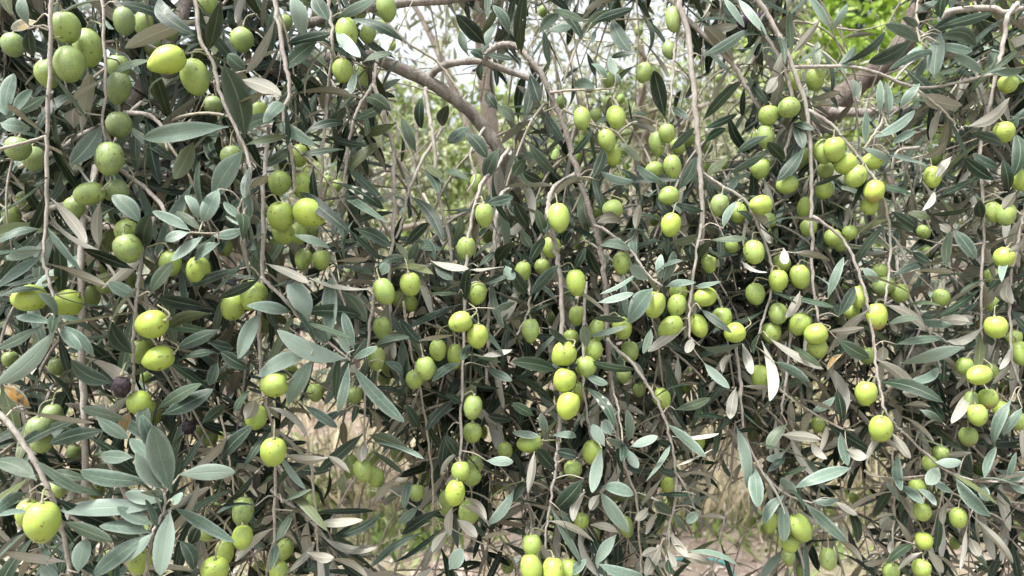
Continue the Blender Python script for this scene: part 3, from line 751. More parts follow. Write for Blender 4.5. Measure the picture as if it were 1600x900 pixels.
# leaves: base x y, tip x y, apparent width px, layer, look (d dark upper face, g grey-green young upper face, s silvery underside, o yellowing)
LEAVES = '''
382 216 350 103 42 0 d;357 198 224 216 30 -.1 g;302 222 272 280 30 .4 d;325 80 343 3 26 .1 d;250 -6 303 53 28 .4 d;180 4 265 31 16 .7 d
176 113 237 95 14 .7 d;157 197 110 257 30 .6 d;10 180 22 115 22 -.1 g;18 185 50 140 14 -.2 g;0 192 47 200 24 -.2 g;12 182 -15 150 16 -.1 g
116 170 115 201 25 .9 s;58 33 17 45 16 .9 o;45 40 35 -5 18 .3 g;45 45 50 88 20 .5 d;83 168 115 275 10 .8 d;385 110 355 85 24 .4 d
375 125 440 150 24 .3 s;495 66 443 108 28 .5 d;525 50 450 68 20 .5 d;525 47 563 90 22 .1 g;525 28 588 -2 20 .3 d;634 68 545 30 18 .6 d
455 -10 473 55 28 -.1 g;490 -10 512 32 26 .6 d;560 105 548 147 10 .4 g;567 97 613 83 10 .3 d;567 155 460 147 14 .4 s;430 195 493 228 22 .2 g
443 162 412 192 22 .1 g;473 212 537 192 12 .5 d;508 194 541 168 18 .7 d;620 192 560 208 18 1.4 d;570 153 611 172 22 1.5 d;660 150 658 201 17 1.8 d
650 238 628 184 18 1.5 d;690 197 700 165 20 1.5 d;735 198 699 223 20 1.4 d;725 205 761 246 22 1.4 d;780 232 758 279 24 1.1 d;665 255 690 277 14 1.5 d
658 263 685 303 13 1.5 d;692 266 733 284 12 1.4 d;758 70 713 23 27 1 d;732 88 719 48 12 1.2 g;752 97 752 126 14 1.3 d;755 93 735 80 14 1.2 d
753 84 802 93 9 .9 d;772 65 793 43 18 1.2 d;796 55 770 8 18 .9 g;537 233 470 243 10 .6 d;778 172 760 145 16 1 d;776 165 803 190 20 1 d
905 60 952 15 16 .9 d;925 35 989 13 16 .8 d;917 35 862 15 14 1 d;955 27 985 80 24 .9 d;843 52 873 22 18 1 d;855 50 893 42 14 .9 g
810 80 820 -10 22 .8 d;815 85 818 30 16 .7 d;858 105 850 50 12 .8 d;828 115 843 160 20 .7 d;828 125 820 182 16 .8 d;930 140 895 132 18 .3 g
962 118 953 90 16 .3 g;962 115 970 132 10 .3 g;948 123 924 99 12 .3 g;1040 186 1022 110 24 .2 d;1010 88 1011 30 7 1.4 d;1003 82 955 90 9 1.2 d
1098 188 1155 127 18 .9 d;1095 88 1164 47 18 1.2 d;1147 100 1100 42 24 .8 s;1100 43 1153 40 14 .8 s;1159 110 1187 54 12 .7 s;1168 118 1200 163 16 .8 d
1182 90 1190 67 12 1.2 d;1100 200 1152 178 12 .9 d;1100 224 1134 201 14 .8 d;1198 240 1143 270 14 .5 d;1200 212 1152 240 14 .6 d;1102 275 1137 248 16 .8 d
1060 297 1088 245 18 .3 d;1046 237 1085 200 14 .3 d;926 278 944 233 20 .3 d;893 243 926 203 12 .5 d;935 265 990 283 14 .3 g;825 222 866 270 18 .4 d
848 283 817 268 16 .5 d;822 248 802 275 20 .6 d;850 175 880 220 16 .7 d;1035 283 995 258 16 .6 d;968 222 1000 252 14 .8 d;1130 -4 1163 43 12 .9 g
1153 -2 1198 55 14 .8 g;1050 168 1077 188 14 .9 d;1238 82 1234 15 14 .8 d;1238 85 1280 33 14 .5 s;1245 100 1288 70 7 .6 d;1280 105 1277 65 16 1.3 d
1303 112 1337 72 16 1.3 d;1315 100 1383 50 12 .8 d;1298 47 1265 -5 14 .7 g;1298 48 1325 7 12 .7 g;1437 67 1383 38 20 .3 g;1425 62 1357 98 26 .4 d
1437 70 1416 93 18 .2 g;1470 50 1460 118 26 .3 d;1470 55 1525 72 20 .4 d;1468 68 1520 80 16 .2 g;1460 45 1550 20 18 .5 d;1445 58 1495 25 20 .3 d
1465 82 1388 110 14 .6 d;1448 85 1430 122 12 .6 d;1470 30 1475 -10 16 .5 d;1437 45 1410 27 14 .5 d;1430 20 1465 2 10 .6 d;1537 117 1490 87 16 .3 g
1548 112 1598 110 16 .3 g;1510 198 1577 153 20 .4 s;1437 147 1503 165 26 .3 s;1405 170 1437 130 16 .4 g;1388 185 1383 127 14 .4 g;1375 180 1375 125 12 .5 g
1362 215 1430 172 16 .2 g;1352 225 1354 173 12 .3 g;1393 225 1430 205 14 .3 g;1440 247 1477 220 14 .6 s;1333 155 1332 123 12 .5 g;1340 158 1345 127 12 .5 s
1263 157 1313 143 10 .5 s;1265 165 1303 162 6 .5 s;1347 230 1390 250 12 .2 g;1390 243 1453 260 9 .3 g;1487 245 1462 277 14 .4 s;1570 228 1517 207 16 .6 d
1580 280 1588 210 24 .1 d;1555 282 1507 247 20 .5 d;1563 263 1520 240 18 .6 d;1575 300 1567 250 18 .4 d;1592 185 1577 200 18 .4 d;1227 250 1200 222 20 .5 d
1240 193 1255 232 18 .5 d;1238 193 1272 203 12 .4 d;1212 285 1255 232 22 .6 d;1320 272 1272 290 8 .2 d;1215 120 1197 145 18 .6 s
220 350 176 305 28 .5 d;227 388 235 335 28 .2 d;208 420 129 389 20 .3 d;235 460 271 410 22 .5 d;214 463 170 440 24 .5 d;208 553 173 503 28 .3 d
177 598 110 563 28 .5 d;86 515 -5 600 30 -.2 g;95 512 127 548 18 -.2 g;97 508 146 557 16 -.2 g;88 503 60 458 12 -.2 g;83 507 25 495 14 -.1 g
62 510 -5 545 16 .3 d;80 310 136 380 18 .2 s;72 410 167 446 8 .2 s;63 358 -5 380 14 .4 d;63 400 -5 450 18 .4 g;67 387 10 405 20 .4 g
90 370 95 460 22 .8 d;73 455 -5 465 8 .1 d;157 315 155 385 18 .8 s;297 360 238 330 18 -.1 g;317 370 267 408 18 -.1 g;343 380 304 407 18 -.1 g
383 358 333 368 18 -.2 g;297 363 258 375 14 0 g;390 353 353 337 12 -.2 g;388 350 385 300 18 -.2 g;310 345 290 305 18 .1 g;377 343 350 315 14 0 g
380 235 333 308 38 -.3 g;342 295 317 347 26 -.3 g;330 490 265 512 20 .4 d;343 515 278 543 22 .4 d;337 550 280 562 14 .5 d;323 480 250 465 24 .8 d
323 533 365 545 16 .5 d;343 548 390 575 22 .5 d;340 565 328 602 18 .5 d;375 420 297 447 14 .4 d;405 437 342 465 16 .4 d;405 490 372 560 26 -.1 g
484 500 452 438 38 -.1 g;515 530 517 433 28 -.1 g;455 488 385 478 22 0 g;543 560 433 516 30 -.3 g;487 553 403 588 28 -.3 g;490 560 450 632 28 -.2 g
513 540 480 508 24 -.2 g;548 557 531 510 16 -.4 g;553 547 536 488 18 -.3 g;552 560 590 542 14 -.4 g;545 568 528 645 16 -.4 g;550 570 632 660 24 -.4 g
540 565 490 565 12 -.2 g;553 555 570 530 14 -.3 g;553 357 611 385 22 .6 d;537 303 608 350 14 .7 d;468 300 547 363 26 .3 d;460 367 515 388 14 .1 d
535 455 573 503 24 .6 d;548 360 595 405 10 .6 d;643 308 693 378 20 .7 d;634 385 670 348 18 .6 d;638 407 652 380 16 .6 d;680 407 663 372 15 .6 d
590 415 630 402 12 .4 d;597 430 603 410 18 .3 g;608 422 677 428 9 .6 d;678 415 707 437 20 .5 d;655 388 693 388 12 .7 d;717 458 668 457 8 .5 d
707 438 668 445 10 .6 d;727 470 732 420 20 .1 d;720 475 633 513 12 .1 d;663 540 625 497 18 .5 d;585 540 640 527 12 .5 d;775 412 802 378 22 .5 d
758 318 802 307 18 .3 d;747 417 772 393 10 .6 d;757 445 793 432 12 .5 d;790 415 803 437 20 .3 g;773 482 805 473 14 .3 g;733 537 723 563 16 -.2 d
625 298 567 322 14 .6 s;415 412 483 443 14 .1 s;477 432 580 452 8 .2 s;673 408 733 420 12 .5 s;735 422 787 418 6 .3 s;655 532 707 523 9 .4 s
523 408 575 405 8 .5 s;600 565 630 585 14 .5 d;753 557 800 547 12 .5 s;760 573 800 595 14 .5 d
872 580 800 565 24 .1 d;827 463 872 415 20 .2 d;825 455 800 420 22 .3 d;828 410 851 373 18 .3 d;832 390 815 358 18 .4 d;827 357 805 317 20 .5 d
850 370 838 327 16 .5 d;883 385 895 357 16 .4 d;940 433 918 387 20 .2 d;897 423 915 387 14 .3 d;1020 450 981 503 34 -.3 g;1013 437 985 415 20 -.1 g
1035 443 1053 392 16 -.2 g;1033 440 1033 397 14 -.2 g;1040 448 1087 441 14 -.2 g;1085 447 1127 440 10 .1 g;933 473 990 458 12 -.1 g;930 350 974 350 22 -.1 s
993 362 1000 320 12 .5 s;995 400 990 363 16 .2 g;935 385 985 390 16 .5 d;1073 510 1012 550 16 .1 s;1095 483 1143 520 14 .1 d;1093 540 1157 537 10 .2 d
1100 567 1140 607 16 .2 g;1160 537 1175 585 16 -.1 s;1081 527 1073 552 16 .1 s;1190 533 1203 627 18 -.2 s;1145 553 1128 582 10 .3 s;1048 378 1090 367 16 .4 d
1090 403 1108 378 16 .4 d;1103 395 1153 397 10 .4 d;1110 375 1167 372 10 .4 d;1130 357 1150 315 14 .4 g;1152 330 1175 350 10 .4 d;1100 330 1053 318 14 .4 d
1158 408 1198 426 8 .1 s;900 553 857 513 12 -.1 d;917 543 912 508 18 .2 d;917 527 980 510 10 .3 d;915 562 993 577 14 .1 d;903 568 873 573 10 -.1 d
915 585 950 600 14 .2 g;1017 513 1005 553 14 .4 d;925 497 977 500 12 .4 d
1280 348 1195 352 5 .2 s;1293 467 1318 402 16 .2 g;1310 495 1335 448 18 .3 d;1250 455 1228 497 16 .1 s;1225 388 1228 413 15 -.1 s;1240 395 1297 407 14 .1 s
1215 458 1303 480 7 .1 d;1293 517 1350 512 12 .2 s;1200 527 1287 577 12 .2 s;1308 530 1358 560 22 .4 d;1347 418 1372 440 16 .3 g;1393 432 1442 412 14 .4 d
1430 422 1490 425 8 .3 s;1478 418 1485 362 16 .5 d;1488 357 1525 405 20 .5 d;1523 322 1455 335 7 .4 d;1467 350 1485 362 14 .3 s;1440 330 1460 300 10 .4 s
1457 343 1418 332 14 .6 d;1392 330 1433 357 16 .5 d;1425 393 1453 410 16 .6 d;1543 457 1590 417 14 .4 d;1577 440 1582 475 18 -.1 s;1537 340 1530 313 18 .3 d
1587 300 1568 326 16 .1 s;1593 378 1575 392 10 .2 s;1433 500 1487 508 14 .3 g;1507 542 1407 568 22 .1 g;1400 538 1473 528 14 .3 d;1387 507 1437 497 12 .3 d
1383 477 1447 517 16 .4 s;1470 500 1515 503 18 .4 s;1537 510 1480 533 14 .3 s;1533 450 1463 495 12 .4 d;1467 570 1415 598 16 .3 g;1380 540 1378 565 18 .1 s
1413 478 1470 478 8 .4 d;1317 553 1293 578 9 .3 o;1210 565 1265 598 16 .2 g
238 752 125 737 28 -.6 g;245 793 93 797 28 -.6 g;258 765 213 707 24 -.8 g;268 770 240 665 40 -.9 g;248 725 203 685 26 -.5 g;240 705 220 648 24 -.4 g
280 742 368 737 28 -.5 g;272 793 367 847 22 -.8 g;266 797 250 900 34 -.8 g;235 833 155 822 22 -.8 g;238 820 183 792 24 -.7 g;232 835 145 900 28 -.6 g
240 832 180 880 22 -.9 g;255 772 220 768 14 -.9 g;253 783 195 770 22 -.6 g;247 825 227 780 14 -.9 g;265 780 285 775 18 -.8 g;208 715 157 712 22 -.1 d
122 895 135 842 28 -.4 g;102 877 3 862 16 -.4 s;92 905 65 885 18 -.2 g;80 735 143 750 20 .4 d;57 750 -10 720 28 .2 d;165 673 78 693 24 .3 d
197 655 127 637 18 .1 d;150 650 200 685 20 .2 d;252 648 333 608 28 .1 d;217 680 222 630 22 0 d;203 643 185 678 20 .5 o;48 637 8 603 18 .6 o
0 634 147 660 6 -.3 s;302 733 354 684 16 -.1 s;345 718 395 665 22 .2 d;245 640 315 600 24 .3 d;45 770 -5 800 18 -.1 g;43 800 -5 805 10 -.7 g
43 832 -5 875 20 -.1 s;100 815 175 845 20 .1 d;398 740 347 790 12 .2 d;312 820 297 850 20 .4 d;280 845 303 890 24 .4 d;400 790 338 802 5 .3 d
398 625 385 655 24 .1 s;365 645 390 610 14 .4 d;315 662 350 633 20 .5 d
513 715 447 712 16 0 s;512 712 547 738 14 0 s;568 690 566 722 19 .1 s;567 678 497 737 22 .5 d;537 737 535 768 12 .7 d;577 680 632 700 24 .4 d
573 690 662 717 7 .1 g;578 703 630 740 8 .2 d;627 740 587 783 10 .3 s;503 815 568 813 15 .1 s;503 838 590 855 14 .1 s;597 800 523 838 14 .4 d
440 755 512 830 16 .2 d;440 785 487 765 7 .2 d;493 848 440 902 14 0 s;480 862 522 872 14 .1 s;513 873 575 902 10 .1 s;660 833 582 885 12 .4 d
688 827 617 878 10 .5 d;707 792 703 838 15 -.1 s;698 830 675 863 18 0 s;715 812 745 840 18 .1 s;727 777 760 812 12 .1 s;722 790 763 820 12 .2 s
677 850 660 890 16 .2 s;702 890 723 858 26 .1 g;690 795 628 835 16 .6 d;655 790 622 818 14 .6 d;643 748 632 795 14 .5 d;760 720 802 722 16 .2 g
803 765 762 820 18 .2 g;800 833 752 840 9 .2 s;475 633 527 668 16 .3 d;540 640 490 670 16 .6 d;655 668 635 632 20 .5 d;717 713 697 682 16 .3 d
722 630 697 615 14 .3 d;700 672 690 735 14 .6 d;803 657 763 650 14 .5 d;430 845 422 890 16 .2 d;458 798 433 845 14 .3 d;710 638 668 652 14 .6 d
845 682 800 675 14 .2 g;860 680 900 683 12 .2 g;852 678 845 645 15 .2 g;835 650 800 630 18 .3 d;905 715 870 705 18 .2 d;868 735 840 702 24 .1 d
912 748 867 797 28 0 d;940 700 925 770 20 -.1 g;938 768 983 832 24 -.1 g;940 760 990 773 22 0 g;980 690 980 640 15 -.1 g;955 680 945 655 20 0 g
945 697 925 663 20 0 g;978 700 950 685 14 -.1 g;982 702 997 732 16 -.1 g;985 698 1028 682 16 -.1 g;1042 662 1103 715 16 .2 g;1050 682 1123 678 7 .1 s
1050 698 1028 688 14 .1 d;1056 745 1030 735 14 .1 d;1057 745 1127 757 5 .1 s;1035 745 1002 790 8 .1 s;1058 728 1113 703 5 .2 s;1050 803 1022 785 18 .1 d
1087 773 1025 773 9 .1 d;1047 833 1076 871 16 0 s;1043 860 1055 887 18 .1 s;1065 868 1113 883 18 0 s;1033 853 1008 900 22 0 s;1030 857 1003 868 12 .1 s
1073 862 1153 883 9 .1 g;933 880 1005 900 20 -.1 g;963 835 930 880 22 .1 g;967 833 922 820 14 .2 s;915 768 895 815 16 .2 s;937 773 922 797 16 .1 s
835 705 825 770 14 .2 s;820 748 798 785 14 .3 d;1013 793 993 813 14 .2 s;1027 800 1010 835 10 .2 s;875 797 897 845 12 .2 d;917 873 890 897 16 -.1 g
1150 665 1167 763 20 .1 g;1178 727 1183 792 26 0 g;1150 605 1141 655 18 -.1 s;1147 662 1083 652 7 .5 d;1133 650 1117 712 9 .5 d;1093 800 1073 817 16 .1 g
1087 808 1133 810 7 .2 s;1055 640 1110 622 16 .3 d;1150 675 1183 670 8 .5 d
1330 731 1243 762 22 -.1 g;1313 675 1325 728 16 .1 g;1247 775 1220 747 18 -.1 g;1227 773 1193 820 18 -.1 g;1223 783 1225 847 20 -.1 g;1257 785 1323 847 20 -.2 g
1270 783 1310 780 12 0 g;1233 790 1283 820 12 .1 s;1307 840 1347 877 10 .2 s;1303 783 1340 805 10 .2 s;1220 680 1283 687 18 -.1 s;1230 662 1198 702 18 .1 d
1225 707 1197 718 14 .2 g;1228 713 1200 737 12 .3 d;1267 643 1305 620 14 .3 g;1308 607 1317 655 16 .3 d;1290 663 1360 705 18 .4 d;1267 690 1292 717 14 .3 s
1323 702 1355 715 18 .3 s;1393 675 1423 717 14 -.1 s;1403 707 1408 767 16 .2 g;1383 750 1405 783 10 .3 g;1467 730 1448 757 22 -.1 g;1460 722 1503 722 16 0 g
1493 745 1547 807 22 -.2 g;1535 755 1545 783 18 0 g;1538 748 1556 698 14 -.1 g;1573 750 1588 707 10 -.1 g;1560 752 1605 738 14 0 g;1577 757 1605 770 12 0 g
1517 707 1482 710 10 .1 s;1512 612 1487 662 18 .1 s;1580 625 1552 693 20 .1 g;1597 637 1567 680 14 .1 g;1437 640 1477 665 14 .3 g;1453 635 1413 633 10 .3 s
1443 615 1410 613 14 .3 s;1408 757 1443 787 16 .1 g;1423 758 1463 790 10 .1 g;1457 755 1487 770 12 .1 g;1483 782 1473 820 10 .4 s;1450 858 1473 895 14 .4 s
1463 867 1497 900 8 .4 s;1520 807 1583 880 12 .1 s;1510 823 1500 890 8 .3 s;1515 840 1530 870 18 .5 s;1397 867 1350 880 8 .3 s;1440 863 1403 890 10 .3 s
1395 843 1390 865 8 .4 s;1430 850 1385 880 14 .6 d;1370 808 1397 804 6 .4 s;1387 808 1376 826 8 .4 s
'''
# olives: x y w h layer [a=tilt of the long axis, clockwise from upright] [c=skin colour 0 grey-green .. 1 yellow-green: ripeness, plus shade put in as duller green] [b shrivelled black | p ripe purple] [t brown tip]
OLIVES = '''
103 43 43 52 .9 c.3;137 74 43 58 1.5 a-8 c.15;108 100 44 58 .8 a-5 c.3;76 115 40 45 1.3 c.3;262 94 44 54 0 a58 c1;305 120 43 57 .6 a-12 c.55;194 33 32 43 2.6 c.1;224 36 28 38 2.7 c.2
265 45 28 34 2.9 c.1;185 137 36 48 1.8 c.05;186 195 38 43 1.8 c.1;171 248 42 50 .9 c.3;139 303 36 48 1 a75 c.2;181 298 34 42 1.2 a70 c.15;28 232 38 40 2 c.3;378 62 36 40 1.8 c.4
185 105 34 40 2.6 c.1;238 72 26 34 3 c.1;256 233 26 30 3 c.2;362 245 34 36 2.2 c.2;20 70 34 38 2.6 c.1;8 140 26 36 2.6 c.15;53 248 34 38 2.6 c.1;70 33 24 36 1.2 p
325 4 30 30 2 c.4;397 180 26 36 1.8 c.4;333 165 28 32 2.6 c.2;604 12 31 40 1 c.3;541 52 35 52 1 c.55;535 110 32 35 .9 c.5;563 122 24 44 1.2 c.45;444 37 25 32 1.8 c.3
575 53 25 30 1.8 c.4;597 42 18 20 4 c.3;613 72 12 16 8 p;405 176 28 36 2.4 c.5;468 243 27 36 1.6 c.4;437 285 34 40 1.6 c.5;473 290 34 40 1.6 c.5;745 287 21 32 1.6 c.3
510 284 16 20 5 c.2;527 290 16 20 5 c.2;500 30 22 26 2.4 c.4;563 20 20 24 2.4 c.3;1052 30 25 40 2 c.3;1046 78 23 30 2 c.2;998 48 14 18 3 c0;1006 113 25 33 1.6 a15 c.3
1021 118 20 28 2.2 c.3;951 125 20 24 3 c.3;909 185 28 37 .9 c.55;931 181 20 24 1.6 c.4;963 183 29 38 .8 c.65;948 219 28 34 .9 a-15 c.5;957 242 26 36 1.4 c.5;951 160 18 22 2.6 c.3
877 160 18 22 3 c.3;868 247 14 30 2.6 c.5;1042 208 26 31 1 c.4;1027 224 26 36 1.5 c.4;1059 229 22 28 1.6 c.5;1075 217 20 24 1.8 c.4;1051 260 28 36 .9 c.45;1022 265 26 30 1.6 a70 c.4
1102 263 18 26 2.4 c.4;1135 258 17 20 2.6 c.4;1201 180 31 34 1.2 c.45;1196 213 27 38 1.3 c.5;1188 263 30 34 1.6 c.5;1045 306 30 33 .8 a75 c.6;1162 34 22 25 3 p;1183 33 22 25 3.1 p
848 18 16 18 7 c.4;970 155 13 16 7 c.4;1122 122 11 14 14 c.4;1105 230 18 22 2 c.4;905 243 15 24 2.6 c.4;1233 168 33 34 .8 a60 c.45;1273 124 28 36 1.5 c.6;1240 126 25 31 1.6 c.5
1304 233 33 39 .2 c.8;1286 237 31 38 .9 c.55;1321 256 33 34 .4 a60 c.75;1337 275 33 35 .3 a30 c.75;1362 252 27 33 .8 a75 c.8;1457 276 26 35 .8 c.75;1575 131 29 30 .9 c.6;1569 206 30 33 .7 c.7
1596 281 30 33 .4 c.7;1230 288 30 34 .9 a70 c.6;1288 297 28 30 1.6 c.6;1366 299 31 36 .1 a15 c.9 t;1359 322 27 28 .7 c.7;1257 247 20 36 2.2 c.5;1290 266 25 28 1.6 c.5;1463 250 18 22 2.6 c.4
1508 45 20 24 2.6 c.4;1572 12 18 20 2.6 c.4
46 466 42 54 .7 a80 c.8;106 474 42 46 .8 a60 c.85;198 362 36 38 1.2 c.3;200 388 42 43 .7 c.35;173 376 26 36 1.8 c.2;169 418 26 28 2.4 c.2;237 507 45 48 .2 a75 c.95;248 560 39 49 .3 a72 c.85
217 549 28 38 .8 c.5;229 531 26 26 1.2 c.4;266 412 34 44 1.3 a10 c.5;310 423 36 48 1.1 c.65;365 479 38 46 1.3 c.6;396 461 42 48 .9 a20 c.6;143 462 26 34 2.5 c.35;165 442 28 34 2.5 c.3
116 324 32 30 2.4 c.3;16 561 24 26 2.6 c.2;18 338 28 36 2.8 c.15;40 312 26 30 2.8 c.15;203 438 24 28 3 c.25;228 590 18 22 2 c.3;296 327 20 30 2.4 c.5;90 572 26 28 2.8 c.1;350 386 26 28 2.6 c.5
483 333 44 52 .3 a-62 c.9;439 338 42 46 .8 c.6;443 364 34 36 1.4 c.55;466 365 28 34 1.4 c.55;488 363 24 26 1.8 c.4;431 387 25 34 1.8 c.5;474 405 26 36 1.7 c.4;502 406 28 32 1.6 c.5
600 455 33 41 .3 a-22 c.6;641 444 33 39 .3 c.6;597 512 28 36 1.6 c.3;588 560 28 37 1.2 c.5;757 336 29 39 .4 c.4;762 366 20 32 1.2 c.3;728 388 29 38 .9 c.5;746 458 29 38 .8 c.75
720 503 33 38 -.1 a68 c.85;746 525 34 40 -.1 c.9;711 556 25 40 1.1 c.65;684 547 27 36 1.2 c.4;665 575 31 37 .3 c.5;648 593 28 32 1.1 c.5;623 467 24 26 1.6 c.4;641 474 24 26 1.6 c.5
412 508 22 36 1.6 c.4;429 601 39 42 .3 a80 c.75;544 428 16 19 4 c.4;606 573 22 34 1.6 c.45;599 590 20 24 1.6 c.4;495 480 17 20 3 c.4;456 580 20 22 1.4 c.6;688 518 17 20 3 c.4
873 340 34 46 0 a-5 c.75;957 327 30 32 .7 a70 c.55;934 334 20 24 1.3 c.4;1048 351 31 39 .2 a12 c.75;1124 320 28 34 .9 c.3;1153 332 28 32 1 c.55;1189 320 31 38 .4 a85 c.75;1178 394 32 40 .4 c.65
861 386 30 36 1.4 c.4;900 441 31 44 .3 a-5 c.75;971 411 28 36 .9 c.55;1023 476 32 46 .2 a12 c.75;1058 477 30 34 .9 c.65;1102 464 30 37 .4 a75 c.8;1060 457 28 30 1.5 c.55;1108 411 24 32 1.3 c.55
1048 511 32 42 .8 a55 c.7;1091 509 28 38 .8 a-20 c.7;1128 497 31 34 .9 c.65;1148 520 32 35 .3 a70 c.9;1180 459 30 36 1.2 c.55;1187 588 28 38 .8 c.55;829 516 28 38 .9 c.4;866 498 20 28 1.4 c.45
901 493 24 32 1.4 c.5;932 517 26 38 1.3 c.6;972 512 30 38 .9 c.6;892 527 24 26 1.3 c.55;881 553 38 40 .2 a50 c.8;927 547 30 33 .9 c.5;915 573 34 36 .7 c.6;882 594 36 39 .1 c.9
984 549 28 34 1.4 c.4;817 424 26 32 1.6 c.55;847 417 24 24 2.2 c.4;1079 398 18 22 2.2 c.4;1143 385 22 24 1.8 c.5;1076 343 18 24 2.4 c.4;1022 343 18 20 2.4 c.5;1202 344 22 24 1.5 c.45
905 380 18 22 2.2 c.5;1205 520 30 34 1.1 c.55;1077 583 15 17 3 c.4;1030 530 16 20 2.2 c.5;975 586 24 22 2.6 c.3
1257 323 22 34 1.2 c.6;1263 356 26 26 1.6 c.5;1301 371 27 29 1.3 c.6;1328 363 23 24 1.2 c.7;1313 382 22 24 1.7 c.5;1216 438 29 36 .7 c.6;1250 432 30 38 .7 c.65;1221 413 28 28 1.3 c.4
1216 490 29 36 .8 c.55;1250 506 33 36 .7 a30 c.65;1275 522 33 35 .2 a70 c.8;1277 543 30 29 .6 c.55;1370 494 32 43 .4 c.75 t;1342 464 26 38 .7 c.65;1375 424 24 26 1.3 c.5;1380 446 30 34 1.2 a75 c.5
1405 458 28 32 1.2 a-25 c.6;1331 487 24 26 1.3 c.55;1443 362 21 24 1.6 c.6;1470 377 17 26 2.2 c.5;1470 465 26 27 1.2 c.55;1552 331 25 34 1 c.5;1572 335 28 35 .6 c.5;1569 402 30 34 .2 a15 c.75
1549 430 21 24 1.7 c.5;1550 475 21 24 1.7 c.6;1556 511 33 35 .1 c.75;1585 528 22 24 1.1 c.55;1594 552 28 38 .8 c.6;1530 586 31 38 .1 a75 c.75;1507 572 26 26 .9 c.6;1548 580 21 26 1 c.55
1355 556 25 28 2.2 c.5;1320 452 17 24 1.6 c.6;1567 538 17 22 2.2 p;1450 395 15 20 2.8 c.5;1597 350 15 18 1.8 c.5
66 815 52 61 -.9 c1;44 802 36 44 .1 c.75;217 629 37 38 .4 c.85;241 646 24 38 .8 c.75;62 668 36 34 1.9 c.2;65 690 33 28 2.1 c.25;82 648 30 36 2.2 c.15;190 605 36 42 .2 b
295 668 27 26 .3 b;328 684 25 25 1.2 c.3;313 677 21 26 1.7 c.2;346 678 12 16 2 p;116 707 23 28 2.4 c.3;87 765 31 32 1.7 c.3;152 768 24 26 2.2 c.3;380 798 33 46 1.1 c.3
379 839 31 38 .4 c.75;351 861 28 42 .8 c.7;336 891 42 40 .4 c.75;218 877 35 42 .1 c.65;322 830 28 30 1.3 c.4;400 652 34 40 .8 c.7;370 757 22 22 1.7 c.5;168 897 24 24 1 c.6
4 627 16 38 1.6 c.3;340 790 17 20 1.9 c.5;172 872 19 26 1 c.7
427 706 40 47 .1 c.85;567 735 29 40 .5 c.5;586 745 28 35 .7 a-25 c.5;547 728 23 36 .9 c.5;583 717 21 26 1.2 c.5;739 636 29 40 .3 c.55;738 676 30 28 1.1 c.45;753 675 18 24 1.2 c.4
683 665 21 22 1.6 c.5;669 680 19 26 1.6 c.5;720 736 30 31 .1 c.6;711 770 32 41 -.1 c.85;738 746 26 30 .5 a50 c.4;697 785 25 44 .9 c.3;733 800 34 42 .8 c.5;445 858 27 33 .8 c.4
436 893 30 30 .8 c.5;487 782 26 28 1.2 c.5;651 770 25 25 1.2 c.5;664 744 21 24 1.6 c.45;789 704 24 29 .8 c.5;493 613 26 26 1.1 c.4;553 617 26 28 1.6 c.3;776 760 21 24 1.6 c.3
742 724 25 24 1.4 c.3;687 815 17 18 2 c.6;406 887 21 24 1.2 c.5;580 770 15 17 5 c.4;436 780 17 20 2 c.4;793 885 21 22 1.2 c.5;621 710 21 24 1.8 c.4
888 633 36 46 -.1 a18 c.85;905 612 22 32 .8 c.7;1034 622 28 34 .8 a-25 c.65;998 608 22 26 1.2 c.4;926 706 32 38 .5 c.7;895 733 29 30 .7 c.55;828 692 30 38 .8 a80 c.6;808 703 20 22 1.2 c.45
861 694 19 22 1.2 c.55;1091 692 21 25 1.2 c.45;1043 757 22 29 .8 c.6;1029 822 19 26 1.2 c.5;908 814 24 27 1.2 c.4;978 823 24 40 1.2 c.35;1046 787 14 17 1.6 c.5;831 851 30 32 .3 c.7
830 888 34 46 .1 c.75;864 893 35 44 0 c.85;890 892 31 38 .4 c.75;851 874 21 24 .8 c.6;806 748 19 23 1.2 c.35;1174 816 17 21 7 c.35 t;857 618 19 20 1.6 c.5;1070 605 20 20 1.6 c.6
1197 828 17 20 1.2 c.6;935 835 17 20 2 c.4
1353 614 33 40 .3 c.75;1376 670 35 43 -.1 a-5 c.95;1527 648 29 36 .2 c.7;1544 623 29 33 .6 c.6 t;1517 630 23 38 .8 c.6;1513 682 28 30 1.1 c.45 t;1564 641 23 32 1.1 c.6;1592 658 24 28 1.1 c.55
1250 824 33 43 .2 a-25 c.7;1234 848 28 30 .7 c.6;1205 816 21 36 .4 c.7;1294 873 27 35 .9 c.35;1232 870 22 26 2.4 c.35;1250 892 19 24 2.4 c.35;1441 799 27 28 .6 c.65;1444 845 26 29 .7 c.6
1440 888 28 28 .7 c.65;1497 809 26 35 .4 c.65;1433 761 24 27 .8 c.65;1466 779 16 29 .9 c.6;1452 724 23 25 1.1 c.5;1470 708 24 24 1.1 c.4;1492 849 16 19 1.6 c.55;1449 766 16 20 1.2 c.5
1392 892 26 28 1.4 c.4;1300 795 14 16 5 c.5;1335 780 16 18 5 c.3;1532 735 19 22 2 c.4;1570 607 19 22 1.6 c.6;1278 663 21 24 1.6 c.5
'''
